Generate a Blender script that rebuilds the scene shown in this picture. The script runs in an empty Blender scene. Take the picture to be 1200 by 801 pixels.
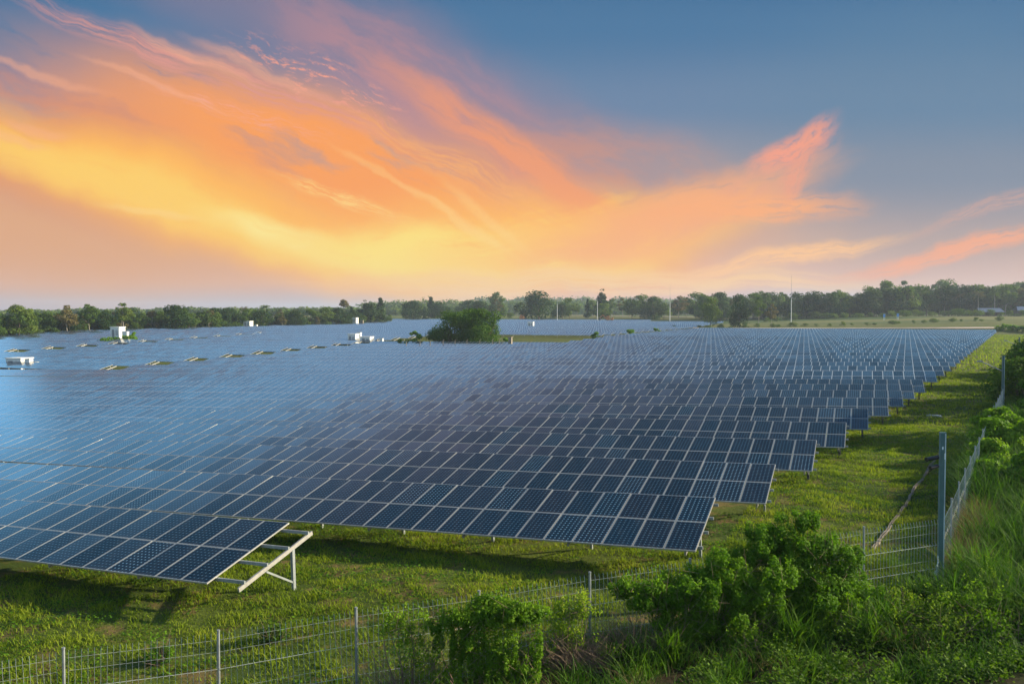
import bpy, math, random
import numpy as np
from mathutils import Vector, Matrix
R = math.radians
random.seed(7); rng = np.random.default_rng(11)
scene = bpy.context.scene
COL = scene.collection

# ------------------------------------------------------------------ camera
CAMZ = 6.75
YAW = R(23.19); PITCH = R(1.96); FPX = 980.5          # focal length for a picture 1200 wide
cam_d = bpy.data.cameras.new('camera'); cam = bpy.data.objects.new('camera', cam_d); COL.objects.link(cam)
cam.location = (0, 0, CAMZ); cam.rotation_euler = (R(90) - PITCH, 0, YAW)
cam_d.lens = FPX / 1200 * 36; cam_d.sensor_width = 36; cam_d.clip_start = .1; cam_d.clip_end = 12000
scene.camera = cam

# ------------------------------------------------------------------ light
SUN_AZ = R(57); SUN_EL = R(21)                          # azimuth clockwise from +Y
EXPOSURE = 0.92
scene.view_settings.view_transform = 'Standard'; scene.view_settings.look = 'None'
scene.view_settings.gamma = 1; scene.view_settings.use_curve_mapping = False
scene.view_settings.exposure = EXPOSURE
sd = bpy.data.lights.new('sun', 'SUN'); sd.energy = 5.0; sd.angle = R(.5); sd.color = (1, .86, .62)
sun = bpy.data.objects.new('sun', sd); COL.objects.link(sun)
sdir = Vector((math.sin(SUN_AZ) * math.cos(SUN_EL), math.cos(SUN_AZ) * math.cos(SUN_EL), math.sin(SUN_EL)))
sun.rotation_euler = sdir.to_track_quat('Z', 'Y').to_euler(); sun.location = (40, 30, 40)

def lin(r, g, b, k=1.0):
    f = lambda c: (c / 255 / 12.92 if c <= 10 else ((c / 255 + .055) / 1.055) ** 2.4) * k
    return (f(r), f(g), f(b), 1)

class NT:
    """small node-tree writer"""
    def __init__(s, tree): s.t = tree; s.n = tree.nodes; s.l = tree.links
    def put(s, sock, v):
        if hasattr(v, 'is_linked') or isinstance(v, bpy.types.NodeSocket): s.l.new(v, sock)
        elif v is not None: sock.default_value = v
    def node(s, typ, **kw):
        n = s.n.new(typ)
        for k, v in kw.items(): setattr(n, k, v)
        return n
    def math(s, op, a, b=None, c=None, clamp=False):
        n = s.node('ShaderNodeMath', operation=op, use_clamp=clamp)
        for i, v in enumerate((a, b, c)):
            if v is not None: s.put(n.inputs[i], v)
        return n.outputs[0]
    def vmath(s, op, a, b=None):
        n = s.node('ShaderNodeVectorMath', operation=op)
        s.put(n.inputs[0], a)
        if b is not None: s.put(n.inputs[1], b)
        return n.outputs['Value'] if op in ('DOT_PRODUCT', 'LENGTH') else n.outputs[0]
    def mr(s, v, a, b, c=0., d=1., mode='SMOOTHSTEP'):
        n = s.node('ShaderNodeMapRange', interpolation_type=mode)
        for i, x in enumerate((v, a, b, c, d)): s.put(n.inputs[i], x)
        return n.outputs[0]
    def mix(s, f, a, b, blend='MIX'):
        n = s.node('ShaderNodeMix', data_type='RGBA', blend_type=blend)
        s.put(n.inputs[0], f); s.put(n.inputs[6], a); s.put(n.inputs[7], b)
        return n.outputs[2]
    def noise(s, vec, scale, detail=4, rough=.55, dist=0.):
        n = s.node('ShaderNodeTexNoise')
        if vec is not None: s.put(n.inputs['Vector'], vec)
        n.inputs['Scale'].default_value = scale; n.inputs['Detail'].default_value = detail
        n.inputs['Roughness'].default_value = rough; n.inputs['Distortion'].default_value = dist
        return n
    def comb(s, x, y, z=0.):
        n = s.node('ShaderNodeCombineXYZ')
        for i, v in enumerate((x, y, z)): s.put(n.inputs[i], v)
        return n.outputs[0]
    def sep(s, v):
        n = s.node('ShaderNodeSeparateXYZ'); s.put(n.inputs[0], v); return n.outputs

# ------------------------------------------------------------------ sky (all by world direction)
w = bpy.data.worlds.new('World'); scene.world = w; w.use_nodes = True
T = NT(w.node_tree); T.n.clear()
sky = T.node('ShaderNodeTexSky', sky_type='NISHITA'); sky.sun_disc = False
sky.sun_elevation = SUN_EL; sky.sun_rotation = SUN_AZ
sky.air_density = 1.0; sky.dust_density = .6; sky.ozone_density = 2.2
SK = 1.0 / 2 ** EXPOSURE
D = T.node('ShaderNodeTexCoord').outputs['Generated']
cy, sy = math.cos(YAW), math.sin(YAW)
dr = T.vmath('DOT_PRODUCT', D, (cy, sy, 0.)); df = T.vmath('DOT_PRODUCT', D, (-sy, cy, 0.)); dz = T.sep(D)[2]
dfc = T.math('MAXIMUM', df, .12)
A = T.math('DIVIDE', dr, dfc); Ee = T.math('DIVIDE', dz, dfc)      # tangent bearing and height
# units: hundredths of the tangent plane, u to the right, v up from the horizon
U = T.math('MULTIPLY', A, 9.805); V = T.math('MULTIPLY', Ee, 9.805)
P0 = T.comb(U, V)
nw = T.noise(P0, .6, 7, .55).outputs['Color']
warp = T.node('ShaderNodeVectorMath', operation='MULTIPLY_ADD')
T.put(warp.inputs[0], T.vmath('SUBTRACT', nw, (.5, .5, .5))); warp.inputs[1].default_value = (.9, .6, 0)
T.put(warp.inputs[2], P0); PW = T.vmath('MULTIPLY', warp.outputs[0], (1, 1, 0))
ramp = T.node('ShaderNodeValToRGB'); ramp.color_ramp.interpolation = 'EASE'
els = ramp.color_ramp.elements
stops = [(0, (150, 163, 190)), (.035, (176, 172, 186)), (.10, (226, 180, 160)), (.22, (218, 174, 148)), (.42, (160, 150, 156)),
         (.62, (106, 132, 164)), (.85, (74, 118, 158)), (1., (62, 108, 150))]
els[0].position = 0; els[0].color = lin(*stops[0][1]); els[1].position = 1; els[1].color = lin(*stops[-1][1])
for p, c in stops[1:-1]:
    e = els.new(p); e.color = lin(*c)
T.put(ramp.inputs[0], T.math('DIVIDE', V, 3.9, clamp=True))
colr = ramp.outputs[0]
def blob(cx, cyy, ang_, lx, ly, c, al, kind='s', lo=.30, hi=.62):
    """one cloud bank: centre and size in photo-like units, along a bearing"""
    global colr
    m = T.node('ShaderNodeMapping', vector_type='TEXTURE')
    T.put(m.inputs[0], PW); m.inputs[1].default_value = ((cx - 600) / 100, (368 - cyy) / 100, 0)
    m.inputs[2].default_value = (0, 0, -R(ang_)); m.inputs[3].default_value = (lx / 100, ly / 100, 1)
    g = T.node('ShaderNodeTexGradient', gradient_type='SPHERICAL'); T.put(g.inputs[0], m.outputs[0])
    f = T.mr(g.outputs['Fac'], 0., .75, 0., al)
    if kind:
        sc, dt, rg, ds = {'s': (2.4, 11, .66, .08), 'f': (3.8, 11, .72, .12), 'p': (6.0, 11, .74, .15)}[kind]
        off = T.vmath('ADD', m.outputs[0], (cx * .013, cyy * .017, 0.))
        tex = T.noise(off, sc, dt, rg, ds).outputs['Fac']
        f = T.math('MULTIPLY', f, T.mr(tex, lo + .10, lo + .10 + (hi - lo) * .72, {'s': .30, 'f': .06, 'p': .0}[kind], 1.1))
    colr = T.mix(T.math('MINIMUM', f, 1.), colr, lin(*c))
# left wash, then banks from back to front
blob(30, 250, 4, 640, 180, (224, 166, 122), .95, None)
blob(1120, 170, 0, 420, 220, (98, 132, 160), .6, None)
blob(60, 165, 14, 520, 100, (214, 136, 108), .85, 's', .2, .5)
blob(420, 60, 24, 520, 90, (150, 128, 146), .55, None)
blob(460, 228, 21, 600, 118, (250, 160, 88), .95, 's', .2, .48)
blob(500, 115, 33, 300, 90, (196, 140, 142), .6, 's', .28, .6)
blob(700, 220, 15, 260, 100, (214, 146, 118), .6, 's', .25, .6)
blob(270, 250, 19, 560, 74, (255, 184, 88), 1., 's', .1, .42)
blob(200, 236, 19, 430, 40, (255, 206, 100), .9, 's', .15, .5)
blob(390, 292, 16, 200, 24, (255, 232, 142), .95, 's', .1, .5)
blob(590, 285, -3, 330, 80, (255, 184, 92), .95, 's', .15, .5)
blob(540, 300, 2, 300, 46, (255, 224, 118), 1., 'f', .12, .5)
blob(640, 262, -12, 180, 22, (255, 200, 100), .8, 'f', .3, .6)
blob(610, 190, 34, 270, 36, (246, 156, 104), .7, 's', .2, .55)
blob(560, 215, 24, 240, 26, (250, 176, 104), .7, 'f', .3, .6)
blob(245, 85, 22, 330, 24, (220, 152, 140), .8, 'f', .3, .58)
blob(375, 105, 26, 150, 46, (240, 160, 138), .9, 'p', .40, .6)
blob(280, 138, 17, 140, 15, (246, 166, 134), .85, 'p', .36, .58)
blob(410, 235, 20, 120, 11, (255, 208, 124), .8, 'f', .3, .6)
blob(700, 282, -8, 260, 46, (255, 192, 104), .85, 'f', .12, .5)
blob(790, 255, -18, 250, 44, (248, 174, 118), .8, 'f', .16, .5)
blob(880, 222, -30, 150, 40, (230, 164, 134), .65, 'f', .25, .6)
blob(930, 172, -26, 84, 22, (246, 158, 130), .85, 'f', .2, .55)
blob(930, 205, -66, 74, 20, (238, 158, 130), .65, 'f', .2, .55)
blob(860, 248, -4, 190, 26, (250, 172, 116), .9, 'f', .2, .55)
blob(700, 332, 0, 460, 24, (252, 204, 140), .8, 'f', .2, .6)
blob(910, 304, -12, 190, 16, (252, 194, 138), .9, 'f', .2, .56)
blob(1120, 290, -13, 210, 15, (240, 164, 128), .9, 'f', .18, .52)
blob(1170, 243, -16, 150, 13, (214, 164, 146), .5, 'f', .25, .6)
wr = random.Random(21)
for k in range(24):
    wx, wy = wr.uniform(20, 960), wr.uniform(60, 330)
    if wx < 300 and wy > 150 + wx * .45 + 30: continue
    if wx > 400 and wy < 165 + (wx - 400) * .35: continue
    if wx > 640 and wy < 330 - (wx - 600) * .55: continue
    wa = math.degrees(math.atan2(360 - wy, 660 - wx)) * .8 if wx < 660 else math.degrees(math.atan2(wy - 380, wx - 560)) * .8
    hot = wr.random() < .8 or wy < 240
    blob(wx, wy, wa, wr.uniform(50, 130), wr.uniform(4, 11), ((255, 214, 136) if wy > 190 else (250, 178, 140)) if hot else ((240, 160, 100)), wr.uniform(.25, .5), 'f', .15, .5)
# unseen sky above and left: boosted blue and mauve veil, shaped for panel reflections
up_n = T.noise(D, 1.6, 4, .5).outputs['Fac']
hb = T.mix(T.mr(A, -.75, .45), lin(116, 184, 232, 2.7), lin(112, 174, 220, 2.2))
mv = T.vmath('LENGTH', T.comb(T.math('MULTIPLY', T.math('ADD', A, .12), 2.2), T.math('MULTIPLY', T.math('SUBTRACT', Ee, .60), 7.), 0.))
veil = T.math('MULTIPLY', T.mr(mv, .15, 1.25, 1., 0.), T.mr(up_n, .25, .6, .45, 1.))
hb = T.mix(veil, hb, lin(214, 158, 166, 1.6))
zlo = T.mr(A, -.95, -.15, .29, .385)
high = T.mix(T.mr(dz, zlo, T.math('ADD', zlo, .15)), hb, lin(10, 44, 70))
f_high = T.math('MAXIMUM', T.mr(Ee, .385, .45), T.math('MULTIPLY', T.mr(A, -.74, -.625, 1., 0.), T.mr(Ee, .06, .2)))
colr = T.mix(f_high, colr, high)
hsv = T.node('ShaderNodeHueSaturation'); hsv.inputs['Saturation'].default_value = 1.0; hsv.inputs['Value'].default_value = SK
T.put(hsv.inputs['Color'], colr)
bg1 = T.node('ShaderNodeBackground'); T.put(bg1.inputs[0], sky.outputs[0]); bg1.inputs[1].default_value = .11
bg2 = T.node('ShaderNodeBackground'); T.put(bg2.inputs[0], hsv.outputs[0]); bg2.inputs[1].default_value = 1.0
ms = T.node('ShaderNodeMixShader')
front = T.math('MULTIPLY', T.mr(df, .12, .36), T.mr(Ee, 1.0, 1.5, 1., 0.))
T.put(ms.inputs[0], front); T.l.new(bg1.outputs[0], ms.inputs[1]); T.l.new(bg2.outputs[0], ms.inputs[2])
wo = T.node('ShaderNodeOutputWorld'); T.l.new(ms.outputs[0], wo.inputs[0])

# ------------------------------------------------------------------ materials
def mat(name):
    m = bpy.data.materials.new(name); m.use_nodes = True
    t = NT(m.node_tree); t.n.clear()
    o = t.node('ShaderNodeOutputMaterial')
    return m, t, o
def plain(name, c, rough=.6, metal=0., var=.25, scale=3., bump=0.):
    m, t, o = mat(name); b = t.node('ShaderNodeBsdfPrincipled')
    tc = t.node('ShaderNodeTexCoord').outputs['Object']
    n = t.noise(tc, scale, 6, .65).outputs['Fac']
    dark = tuple(x * (1 - var) for x in c[:3]) + (1,); lite = tuple(min(1, x * (1 + var)) for x in c[:3]) + (1,)
    t.put(b.inputs['Base Color'], t.mix(t.mr(n, .3, .7), dark, lite))
    b.inputs['Roughness'].default_value = rough; b.inputs['Metallic'].default_value = metal
    if bump:
        bn = t.node('ShaderNodeBump'); bn.inputs['Strength'].default_value = bump; t.put(bn.inputs['Height'], n)
        t.l.new(bn.outputs[0], b.inputs['Normal'])
    t.l.new(b.outputs[0], o.inputs[0]); return m
def leafmat(name, cols, trans=.35, rough=.7):
    """leaf colours spread over the per-face value 'tint'"""
    m, t, o = mat(name)
    at = t.node('ShaderNodeAttribute', attribute_name='tint').outputs['Fac']
    oi = t.node('ShaderNodeObjectInfo').outputs['Random']
    v = t.math('ADD', t.math('MULTIPLY', at, .65), t.math('MULTIPLY', oi, .35))
    r = t.node('ShaderNodeValToRGB'); e = r.color_ramp.elements
    e[0].position = 0; e[0].color = cols[0] + (1,); e[1].position = 1; e[1].color = cols[-1] + (1,)
    for i, c in enumerate(cols[1:-1]): e.new((i + 1) / (len(cols) - 1)).color = c + (1,)
    t.put(r.inputs[0], v)
    b = t.node('ShaderNodeBsdfPrincipled'); t.put(b.inputs['Base Color'], r.outputs[0]); b.inputs['Roughness'].default_value = rough
    b.inputs['Specular IOR Level'].default_value = .12
    tr = t.node('ShaderNodeBsdfTranslucent'); t.put(tr.inputs[0], t.mix(1., r.outputs[0], (1.25, 1.35, .5, 1), 'MULTIPLY'))
    mx = t.node('ShaderNodeMixShader'); mx.inputs[0].default_value = trans
    t.l.new(b.outputs[0], mx.inputs[1]); t.l.new(tr.outputs[0], mx.inputs[2]); t.l.new(mx.outputs[0], o.inputs[0])
    return m
M = {}
M['alu'] = plain('aluminium', (.42, .41, .38), .42, .35, .1)
M['rafter'] = plain('dull_aluminium', (.34, .33, .30), .5, .3, .15, 6)
M['galv'] = plain('galvanised_steel', (.27, .30, .30), .5, .3, .15, 8)
M['darksteel'] = plain('weathered_steel', (.10, .10, .10), .6, .4, .3, 8)
M['back'] = plain('panel_backsheet', (.45, .46, .48), .7)
M['wire'] = plain('fence_wire', (.50, .54, .50), .5, .1, .1)
M['teal'] = plain('teal_painted_steel', (.07, .15, .15), .45, .1, .12, 5)
M['pale'] = plain('sunlit_side_tone', (.5, .58, .6), .4)  # light tone that paints sunlight onto one side of the poles
M['black'] = plain('black_plastic', (.015, .015, .018), .35)
M['white'] = plain('white_painted_wall', (.78, .78, .74), .6, 0, .06)
M['grey'] = plain('grey_paint', (.25, .27, .28), .6)
M['concrete'] = plain('concrete', (.25, .21, .16), .9, 0, .3, 4, .3)
M['bark'] = plain('bark', (.12, .09, .065), .9, 0, .35, 6, .4)
M['palebark'] = plain('pale_bark', (.28, .25, .2), .9, 0, .3, 5, .4)
M['roofmetal'] = plain('corrugated_metal_roof', (.24, .29, .36), .4, .4, .12)
M['timber'] = plain('dark_timber', (.09, .07, .055), .9)
M['orange'] = plain('orange_machine_paint', (.5, .2, .06), .5)
M['blue'] = plain('blue_sign_paint', (.08, .3, .7), .5)
M['plastic'] = plain('white_plastic', (.7, .78, .82), .4)
M['asphalt'] = plain('pale_dirt', (.42, .33, .25), .95, 0, .25, .3)
M['drain'] = plain('dirty_concrete', (.17, .14, .10), .95, 0, .35, 3)
M['twig'] = plain('dry_twig', (.2, .14, .09), .9, 0, .3, 5)
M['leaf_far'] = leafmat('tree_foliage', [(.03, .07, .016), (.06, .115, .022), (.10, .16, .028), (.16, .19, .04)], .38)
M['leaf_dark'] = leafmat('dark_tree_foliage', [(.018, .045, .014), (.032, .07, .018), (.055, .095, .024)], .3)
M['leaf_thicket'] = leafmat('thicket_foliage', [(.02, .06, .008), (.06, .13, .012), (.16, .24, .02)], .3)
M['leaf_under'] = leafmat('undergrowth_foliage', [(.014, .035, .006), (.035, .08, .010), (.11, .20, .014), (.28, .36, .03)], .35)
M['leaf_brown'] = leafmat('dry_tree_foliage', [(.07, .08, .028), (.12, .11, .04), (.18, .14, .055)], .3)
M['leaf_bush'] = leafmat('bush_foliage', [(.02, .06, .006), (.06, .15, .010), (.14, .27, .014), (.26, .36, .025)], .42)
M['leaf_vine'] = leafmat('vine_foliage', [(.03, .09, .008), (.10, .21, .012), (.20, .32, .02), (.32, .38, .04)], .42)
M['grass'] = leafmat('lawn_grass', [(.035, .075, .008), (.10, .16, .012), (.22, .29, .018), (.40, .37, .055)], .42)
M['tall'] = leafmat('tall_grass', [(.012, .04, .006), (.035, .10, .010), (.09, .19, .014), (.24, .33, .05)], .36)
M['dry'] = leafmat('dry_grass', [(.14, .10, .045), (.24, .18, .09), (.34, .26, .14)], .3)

def glassmat():
    m, t, o = mat('solar_cells')
    uv = t.node('ShaderNodeUVMap', uv_map='UVMap').outputs[0]; s = t.sep(uv)
    u, v = s[0], s[1]
    oi = t.node('ShaderNodeObjectInfo').outputs['Random']
    fu, fv = t.math('FRACT', u), t.math('FRACT', v)
    wn = t.node('ShaderNodeTexWhiteNoise', noise_dimensions='3D')
    t.put(wn.inputs['Vector'], t.comb(t.math('FLOOR', u), t.math('FLOOR', v), t.math('MULTIPLY', oi, 97.)))
    rnd = wn.outputs['Value']; rc = t.sep(wn.outputs['Color'])
    eu = t.math('ABSOLUTE', t.math('SUBTRACT', fu, .5)); ev = t.math('ABSOLUTE', t.math('SUBTRACT', fv, .5))
    frame = t.math('MAXIMUM', t.math('GREATER_THAN', eu, .466), t.math('GREATER_THAN', ev, .4845))
    # cells 6 x 12
    cu = t.math('ABSOLUTE', t.math('SUBTRACT', t.math('FRACT', t.math('MULTIPLY', t.math('SUBTRACT', fu, .05), 6.667)), .5))
    cv = t.math('ABSOLUTE', t.math('SUBTRACT', t.math('FRACT', t.math('MULTIPLY', t.math('SUBTRACT', fv, .025), 12.63)), .5))
    line = t.math('MAXIMUM', t.mr(cu, .462, .485), t.mr(cv, .465, .488))
    dot = t.mr(t.math('ADD', cu, cv), .80, .86)
    bus = t.math('LESS_THAN', t.math('ABSOLUTE', t.math('SUBTRACT', t.math('ABSOLUTE', cu), .2)), .022)
    isdot = t.math('GREATER_THAN', rnd, .84)
    cell = t.mix(rc[0], (.003, .014, .030, 1), (.005, .024, .048, 1))
    cell = t.mix(t.math('MULTIPLY', rc[1], .5), cell, (.014, .018, .034, 1))
    c = t.mix(t.math('MULTIPLY', bus, .22), cell, (.16, .25, .34, 1))
    c = t.mix(t.math('MULTIPLY', line, .30), c, (.13, .32, .42, 1))
    dd = t.math('MULTIPLY', dot, t.math('ADD', .36, t.math('MULTIPLY', isdot, .64)))
    c = t.mix(dd, c, (.30, .50, .62, 1))
    c = t.mix(frame, c, (.46, .47, .46, 1))
    tco = t.node('ShaderNodeTexCoord').outputs['Object']
    dn = t.noise(t.vmath('MULTIPLY', tco, (1., .35, 1.)), 3., 6, .65).outputs['Fac']
    dust = t.math('ADD', t.math('MULTIPLY', t.mr(dn, .4, .75), .05), t.math('MULTIPLY', t.mr(fv, .02, .10, 1., 0.), .05))
    c = t.mix(dust, c, (.32, .29, .24, 1))
    b = t.node('ShaderNodeBsdfPrincipled'); t.put(b.inputs['Base Color'], c)
    t.put(b.inputs['Roughness'], t.mr(frame, 0., 1., .15, .4, 'LINEAR')); b.inputs['IOR'].default_value = 1.5
    b.inputs['Specular IOR Level'].default_value = .75
    b.inputs['Coat Weight'].default_value = 0
    tc = t.node('ShaderNodeTexCoord').outputs['Object']
    # each module sits a hair differently in its clamps
    nrm = t.node('ShaderNodeVectorMath', operation='MULTIPLY_ADD')
    t.put(nrm.inputs[0], t.vmath('SUBTRACT', wn.outputs['Color'], (.5, .5, .5))); nrm.inputs[1].default_value = (.018, .018, 0)
    t.put(nrm.inputs[2], t.node('ShaderNodeNewGeometry').outputs['Normal'])
    t.put(b.inputs['Normal'], t.vmath('NORMALIZE', nrm.outputs[0]))
    t.l.new(b.outputs[0], o.inputs[0]); return m
M['glass'] = glassmat()

def groundmat():
    m, t, o = mat('grassy_ground')
    P = t.node('ShaderNodeTexCoord').outputs['Object']
    n1 = t.noise(P, .16, 6, .6).outputs['Fac']; n2 = t.noise(P, .9, 8, .65).outputs['Fac']; n3 = t.noise(P, 9., 8, .7).outputs['Fac']
    c = t.mix(t.mr(n1, .38, .62), (.05, .08, .012, 1), (.10, .13, .02, 1))
    c = t.mix(t.mr(n2, .50, .62, 0, .65), c, (.22, .13, .06, 1))
    c = t.mix(t.mr(n3, .42, .7, 0, .6), c, (.05, .07, .012, 1))
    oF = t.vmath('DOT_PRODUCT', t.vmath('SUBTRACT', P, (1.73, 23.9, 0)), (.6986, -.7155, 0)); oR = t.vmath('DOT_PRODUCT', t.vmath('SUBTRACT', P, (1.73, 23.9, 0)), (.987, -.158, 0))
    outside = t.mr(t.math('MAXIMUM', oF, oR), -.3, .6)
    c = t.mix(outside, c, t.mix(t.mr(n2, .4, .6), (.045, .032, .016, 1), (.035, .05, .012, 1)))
    far = t.mr(t.sep(P)[1], 330., 420.)
    nf = t.noise(t.vmath('MULTIPLY', P, (.35, 1, 1)), .018, 6, .6).outputs['Fac']
    cf = t.mix(t.mr(nf, .4, .6), (.05, .09, .02, 1), (.15, .15, .05, 1))
    c = t.mix(far, c, cf)
    b = t.node('ShaderNodeBsdfPrincipled'); t.put(b.inputs['Base Color'], c); b.inputs['Roughness'].default_value = .95
    b.inputs['Specular IOR Level'].default_value = .1
    bn = t.node('ShaderNodeBump'); bn.inputs['Strength'].default_value = .8; bn.inputs['Distance'].default_value = .06
    t.put(bn.inputs['Height'], t.math('ADD', n3, t.math('MULTIPLY', n2, 2.))); t.l.new(bn.outputs[0], b.inputs['Normal'])
    t.l.new(b.outputs[0], o.inputs[0]); return m
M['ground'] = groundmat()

# ------------------------------------------------------------------ helpers
def tag(o, label=None, cat=None, group=None, kind=None):
    if label: o['label'] = label
    if cat: o['category'] = cat
    if group: o['group'] = group
    if kind: o['kind'] = kind
    return o
def empty(name, loc=(0, 0, 0), rz=0, label=None, cat=None, group=None):
    o = bpy.data.objects.new(name, None); COL.objects.link(o); o.location = loc; o.rotation_euler = (0, 0, rz)
    o.empty_display_size = .3
    return tag(o, label, cat, group)
def link(name, me, parent=None, loc=(0, 0, 0), rot=(0, 0, 0), scale=(1, 1, 1)):
    o = bpy.data.objects.new(name, me); COL.objects.link(o); o.parent = parent
    o.location = loc; o.rotation_euler = rot; o.scale = scale
    return o
def npmesh(name, V, F, mats, tint=None, mi=None, uv=None, smooth=False):
    """V (n,3), F (m,k) all faces the same size"""
    V = np.asarray(V, np.float32); F = np.asarray(F, np.int32)
    me = bpy.data.meshes.new(name); k = F.shape[1]
    me.vertices.add(len(V)); me.vertices.foreach_set('co', V.ravel())
    me.loops.add(F.size); me.loops.foreach_set('vertex_index', F.ravel())
    me.polygons.add(len(F)); me.polygons.foreach_set('loop_start', np.arange(0, F.size, k, dtype=np.int32))
    if mi is not None: me.polygons.foreach_set('material_index', np.asarray(mi, np.int32))
    if smooth: me.polygons.foreach_set('use_smooth', np.ones(len(F), bool))
    for m in mats: me.materials.append(m)
    if tint is not None:
        a = me.attributes.new('tint', 'FLOAT', 'FACE'); a.data.foreach_set('value', np.asarray(tint, np.float32))
    if uv is not None:
        l = me.uv_layers.new(name='UVMap'); l.data.foreach_set('uv', np.asarray(uv, np.float32).ravel())
    me.update(calc_edges=True); return me
class MB:
    """boxes, bars and tubes collected into one mesh"""
    def __init__(s): s.v = []; s.f = []; s.m = []
    def face(s, pts, m=0):
        i = len(s.v); s.v += [tuple(p) for p in pts]; s.f.append(tuple(range(i, i + len(pts)))); s.m.append(m)
    def box(s, x0, x1, y0, y1, z0, z1, m=0):
        p = [(x, y, z) for z in (z0, z1) for y in (y0, y1) for x in (x0, x1)]; i = len(s.v); s.v += p
        for q in ((0, 2, 3, 1), (4, 5, 7, 6), (0, 1, 5, 4), (2, 6, 7, 3), (0, 4, 6, 2), (1, 3, 7, 5)):
            s.f.append(tuple(i + k for k in q)); s.m.append(m)
    def bar(s, a, b, w, h=None, n=4, m=0, w2=None):
        a, b = Vector(a), Vector(b); d = (b - a).normalized()
        up = Vector((0, 0, 1)) if abs(d.z) < .95 else Vector((0, 1, 0))
        x = d.cross(up).normalized(); y = x.cross(d).normalized(); h = h or w; w2 = w2 or w
        i = len(s.v)
        for p, k in ((a, 1.), (b, w2 / w)):
            for j in range(n):
                an = 2 * math.pi * (j + .5) / n; q = 1 / math.cos(math.pi / n) if n == 4 else 1
                s.v.append(tuple(p + x * math.cos(an) * w * .5 * k * q + y * math.sin(an) * h * .5 * k * q))
        for j in range(n):
            s.f.append((i + j, i + (j + 1) % n, i + n + (j + 1) % n, i + n + j)); s.m.append(m)
        s.f.append(tuple(i + n + j for j in range(n))); s.m.append(m)
        s.f.append(tuple(i + n - 1 - j for j in range(n))); s.m.append(m)
    def mesh(s, name, mats, smooth=False):
        me = bpy.data.meshes.new(name); me.from_pydata(s.v, [], s.f)
        for m in (mats if isinstance(mats, list) else [mats]): me.materials.append(m)
        me.polygons.foreach_set('material_index', s.m)
        if smooth: me.polygons.foreach_set('use_smooth', [True] * len(s.f))
        me.update(); return me
    def build(s, name, mats, parent=None, **k): return link(name, s.mesh(name, mats), parent, **k)

NUM = ['zeroth', 'first', 'second', 'third', 'fourth', 'fifth', 'sixth', 'seventh', 'eighth', 'ninth', 'tenth', 'eleventh', 'twelfth',
       'thirteenth', 'fourteenth', 'fifteenth', 'sixteenth', 'seventeenth', 'eighteenth', 'nineteenth']
TENS = {2: ('twentieth', 'twenty'), 3: ('thirtieth', 'thirty'), 4: ('fortieth', 'forty'), 5: ('fiftieth', 'fifty')}
def nth(n):
    if n < 20: return NUM[n]
    a, b = divmod(n, 10); return TENS[a][0] if b == 0 else TENS[a][1] + ' ' + NUM[b]

# ------------------------------------------------------------------ terrain
PC = np.array([1.73, 23.9])                         # the fence corner
ZY = [(-50, -.9), (8, -.85), (13, -.72), (16.5, -.64), (22, -.30), (28.2, -.27), (34.5, -.19), (40.7, -.11), (47, -.03), (53, 0), (9999, 0)]
def slope(Y): return np.interp(Y, [10, 16, 22, 29, 60, 190], [.0305, .0305, .0368, .0315, .030, 0])          # the field falls away to the left
def ss(a, b, x): t = np.clip((x - a) / (b - a), 0, 1); return t * t * (3 - 2 * t)
def zg(X, Y):
    X = np.asarray(X, float); Y = np.asarray(Y, float)
    z = np.interp(Y, [p[0] for p in ZY], [p[1] for p in ZY])
    xe = np.interp(Y, [10, 17, 22, 300], [-14.9, -14.9, -4.1, 38.])
    z = z + slope(Y) * np.clip(X - xe, -112, 0)
    k = np.clip((X + 80) / 120, 0, 1)
    z = z + 5.0 * ss(303, 640 - 170 * k, Y) + 1.6 * k * ss(303, 330, Y) * (1 - ss(330, 460, Y) * .9)
    sF = (X - PC[0]) * .6986 - (Y - PC[1]) * .7155; sR = (X - PC[0]) * .987 - (Y - PC[1]) * .158
    s1 = np.clip(sF, 0, 17) * (1 - ss(0, 12, sR)) ; s2 = np.clip(sR, 0, 8)
    s_ = np.maximum(s1, s2 * .9)
    z = z + .10 * np.clip(s_, 0, 4) + .38 * np.clip(s_ - 4, 0, 13)
    z = z + .05 * np.sin(X * .9 + Y * .4) * np.sin(Y * .7 - X * .3) * (Y < 120)
    # low rolling hills far out
    r = np.hypot(X, Y)
    z = z + 22 * ss(900, 1700, r) * (.55 + .45 * np.sin(X * .0021 + 1.3) * np.cos(Y * .0013)) * (.45 + .55 * ss(-500, 900, X))
    return z
def g1(x, y): return float(zg(x, y))
def ax(lo, hi, near, step, grow):
    v = [near]; s = step
    while v[-1] < hi: v.append(v[-1] + s); s *= grow
    u = [near]; s = step
    while u[-1] > lo: u.append(u[-1] - s); s *= grow
    return np.array(sorted(set(u + v)))
gx = ax(-3200, 3200, -4., .6, 1.035); gy = ax(-300, 4200, 20., .6, 1.03)
XX, YY = np.meshgrid(gx, gy); ZZ = zg(XX, YY); nx, ny = len(gx), len(gy)
idx = np.arange(nx * ny).reshape(ny, nx)
F = np.stack([idx[:-1, :-1], idx[:-1, 1:], idx[1:, 1:], idx[1:, :-1]], -1).reshape(-1, 4)
tag(link('ground', npmesh('ground', np.stack([XX, YY, ZZ], -1).reshape(-1, 3), F, [M['ground']], smooth=True)), kind='structure')

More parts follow.
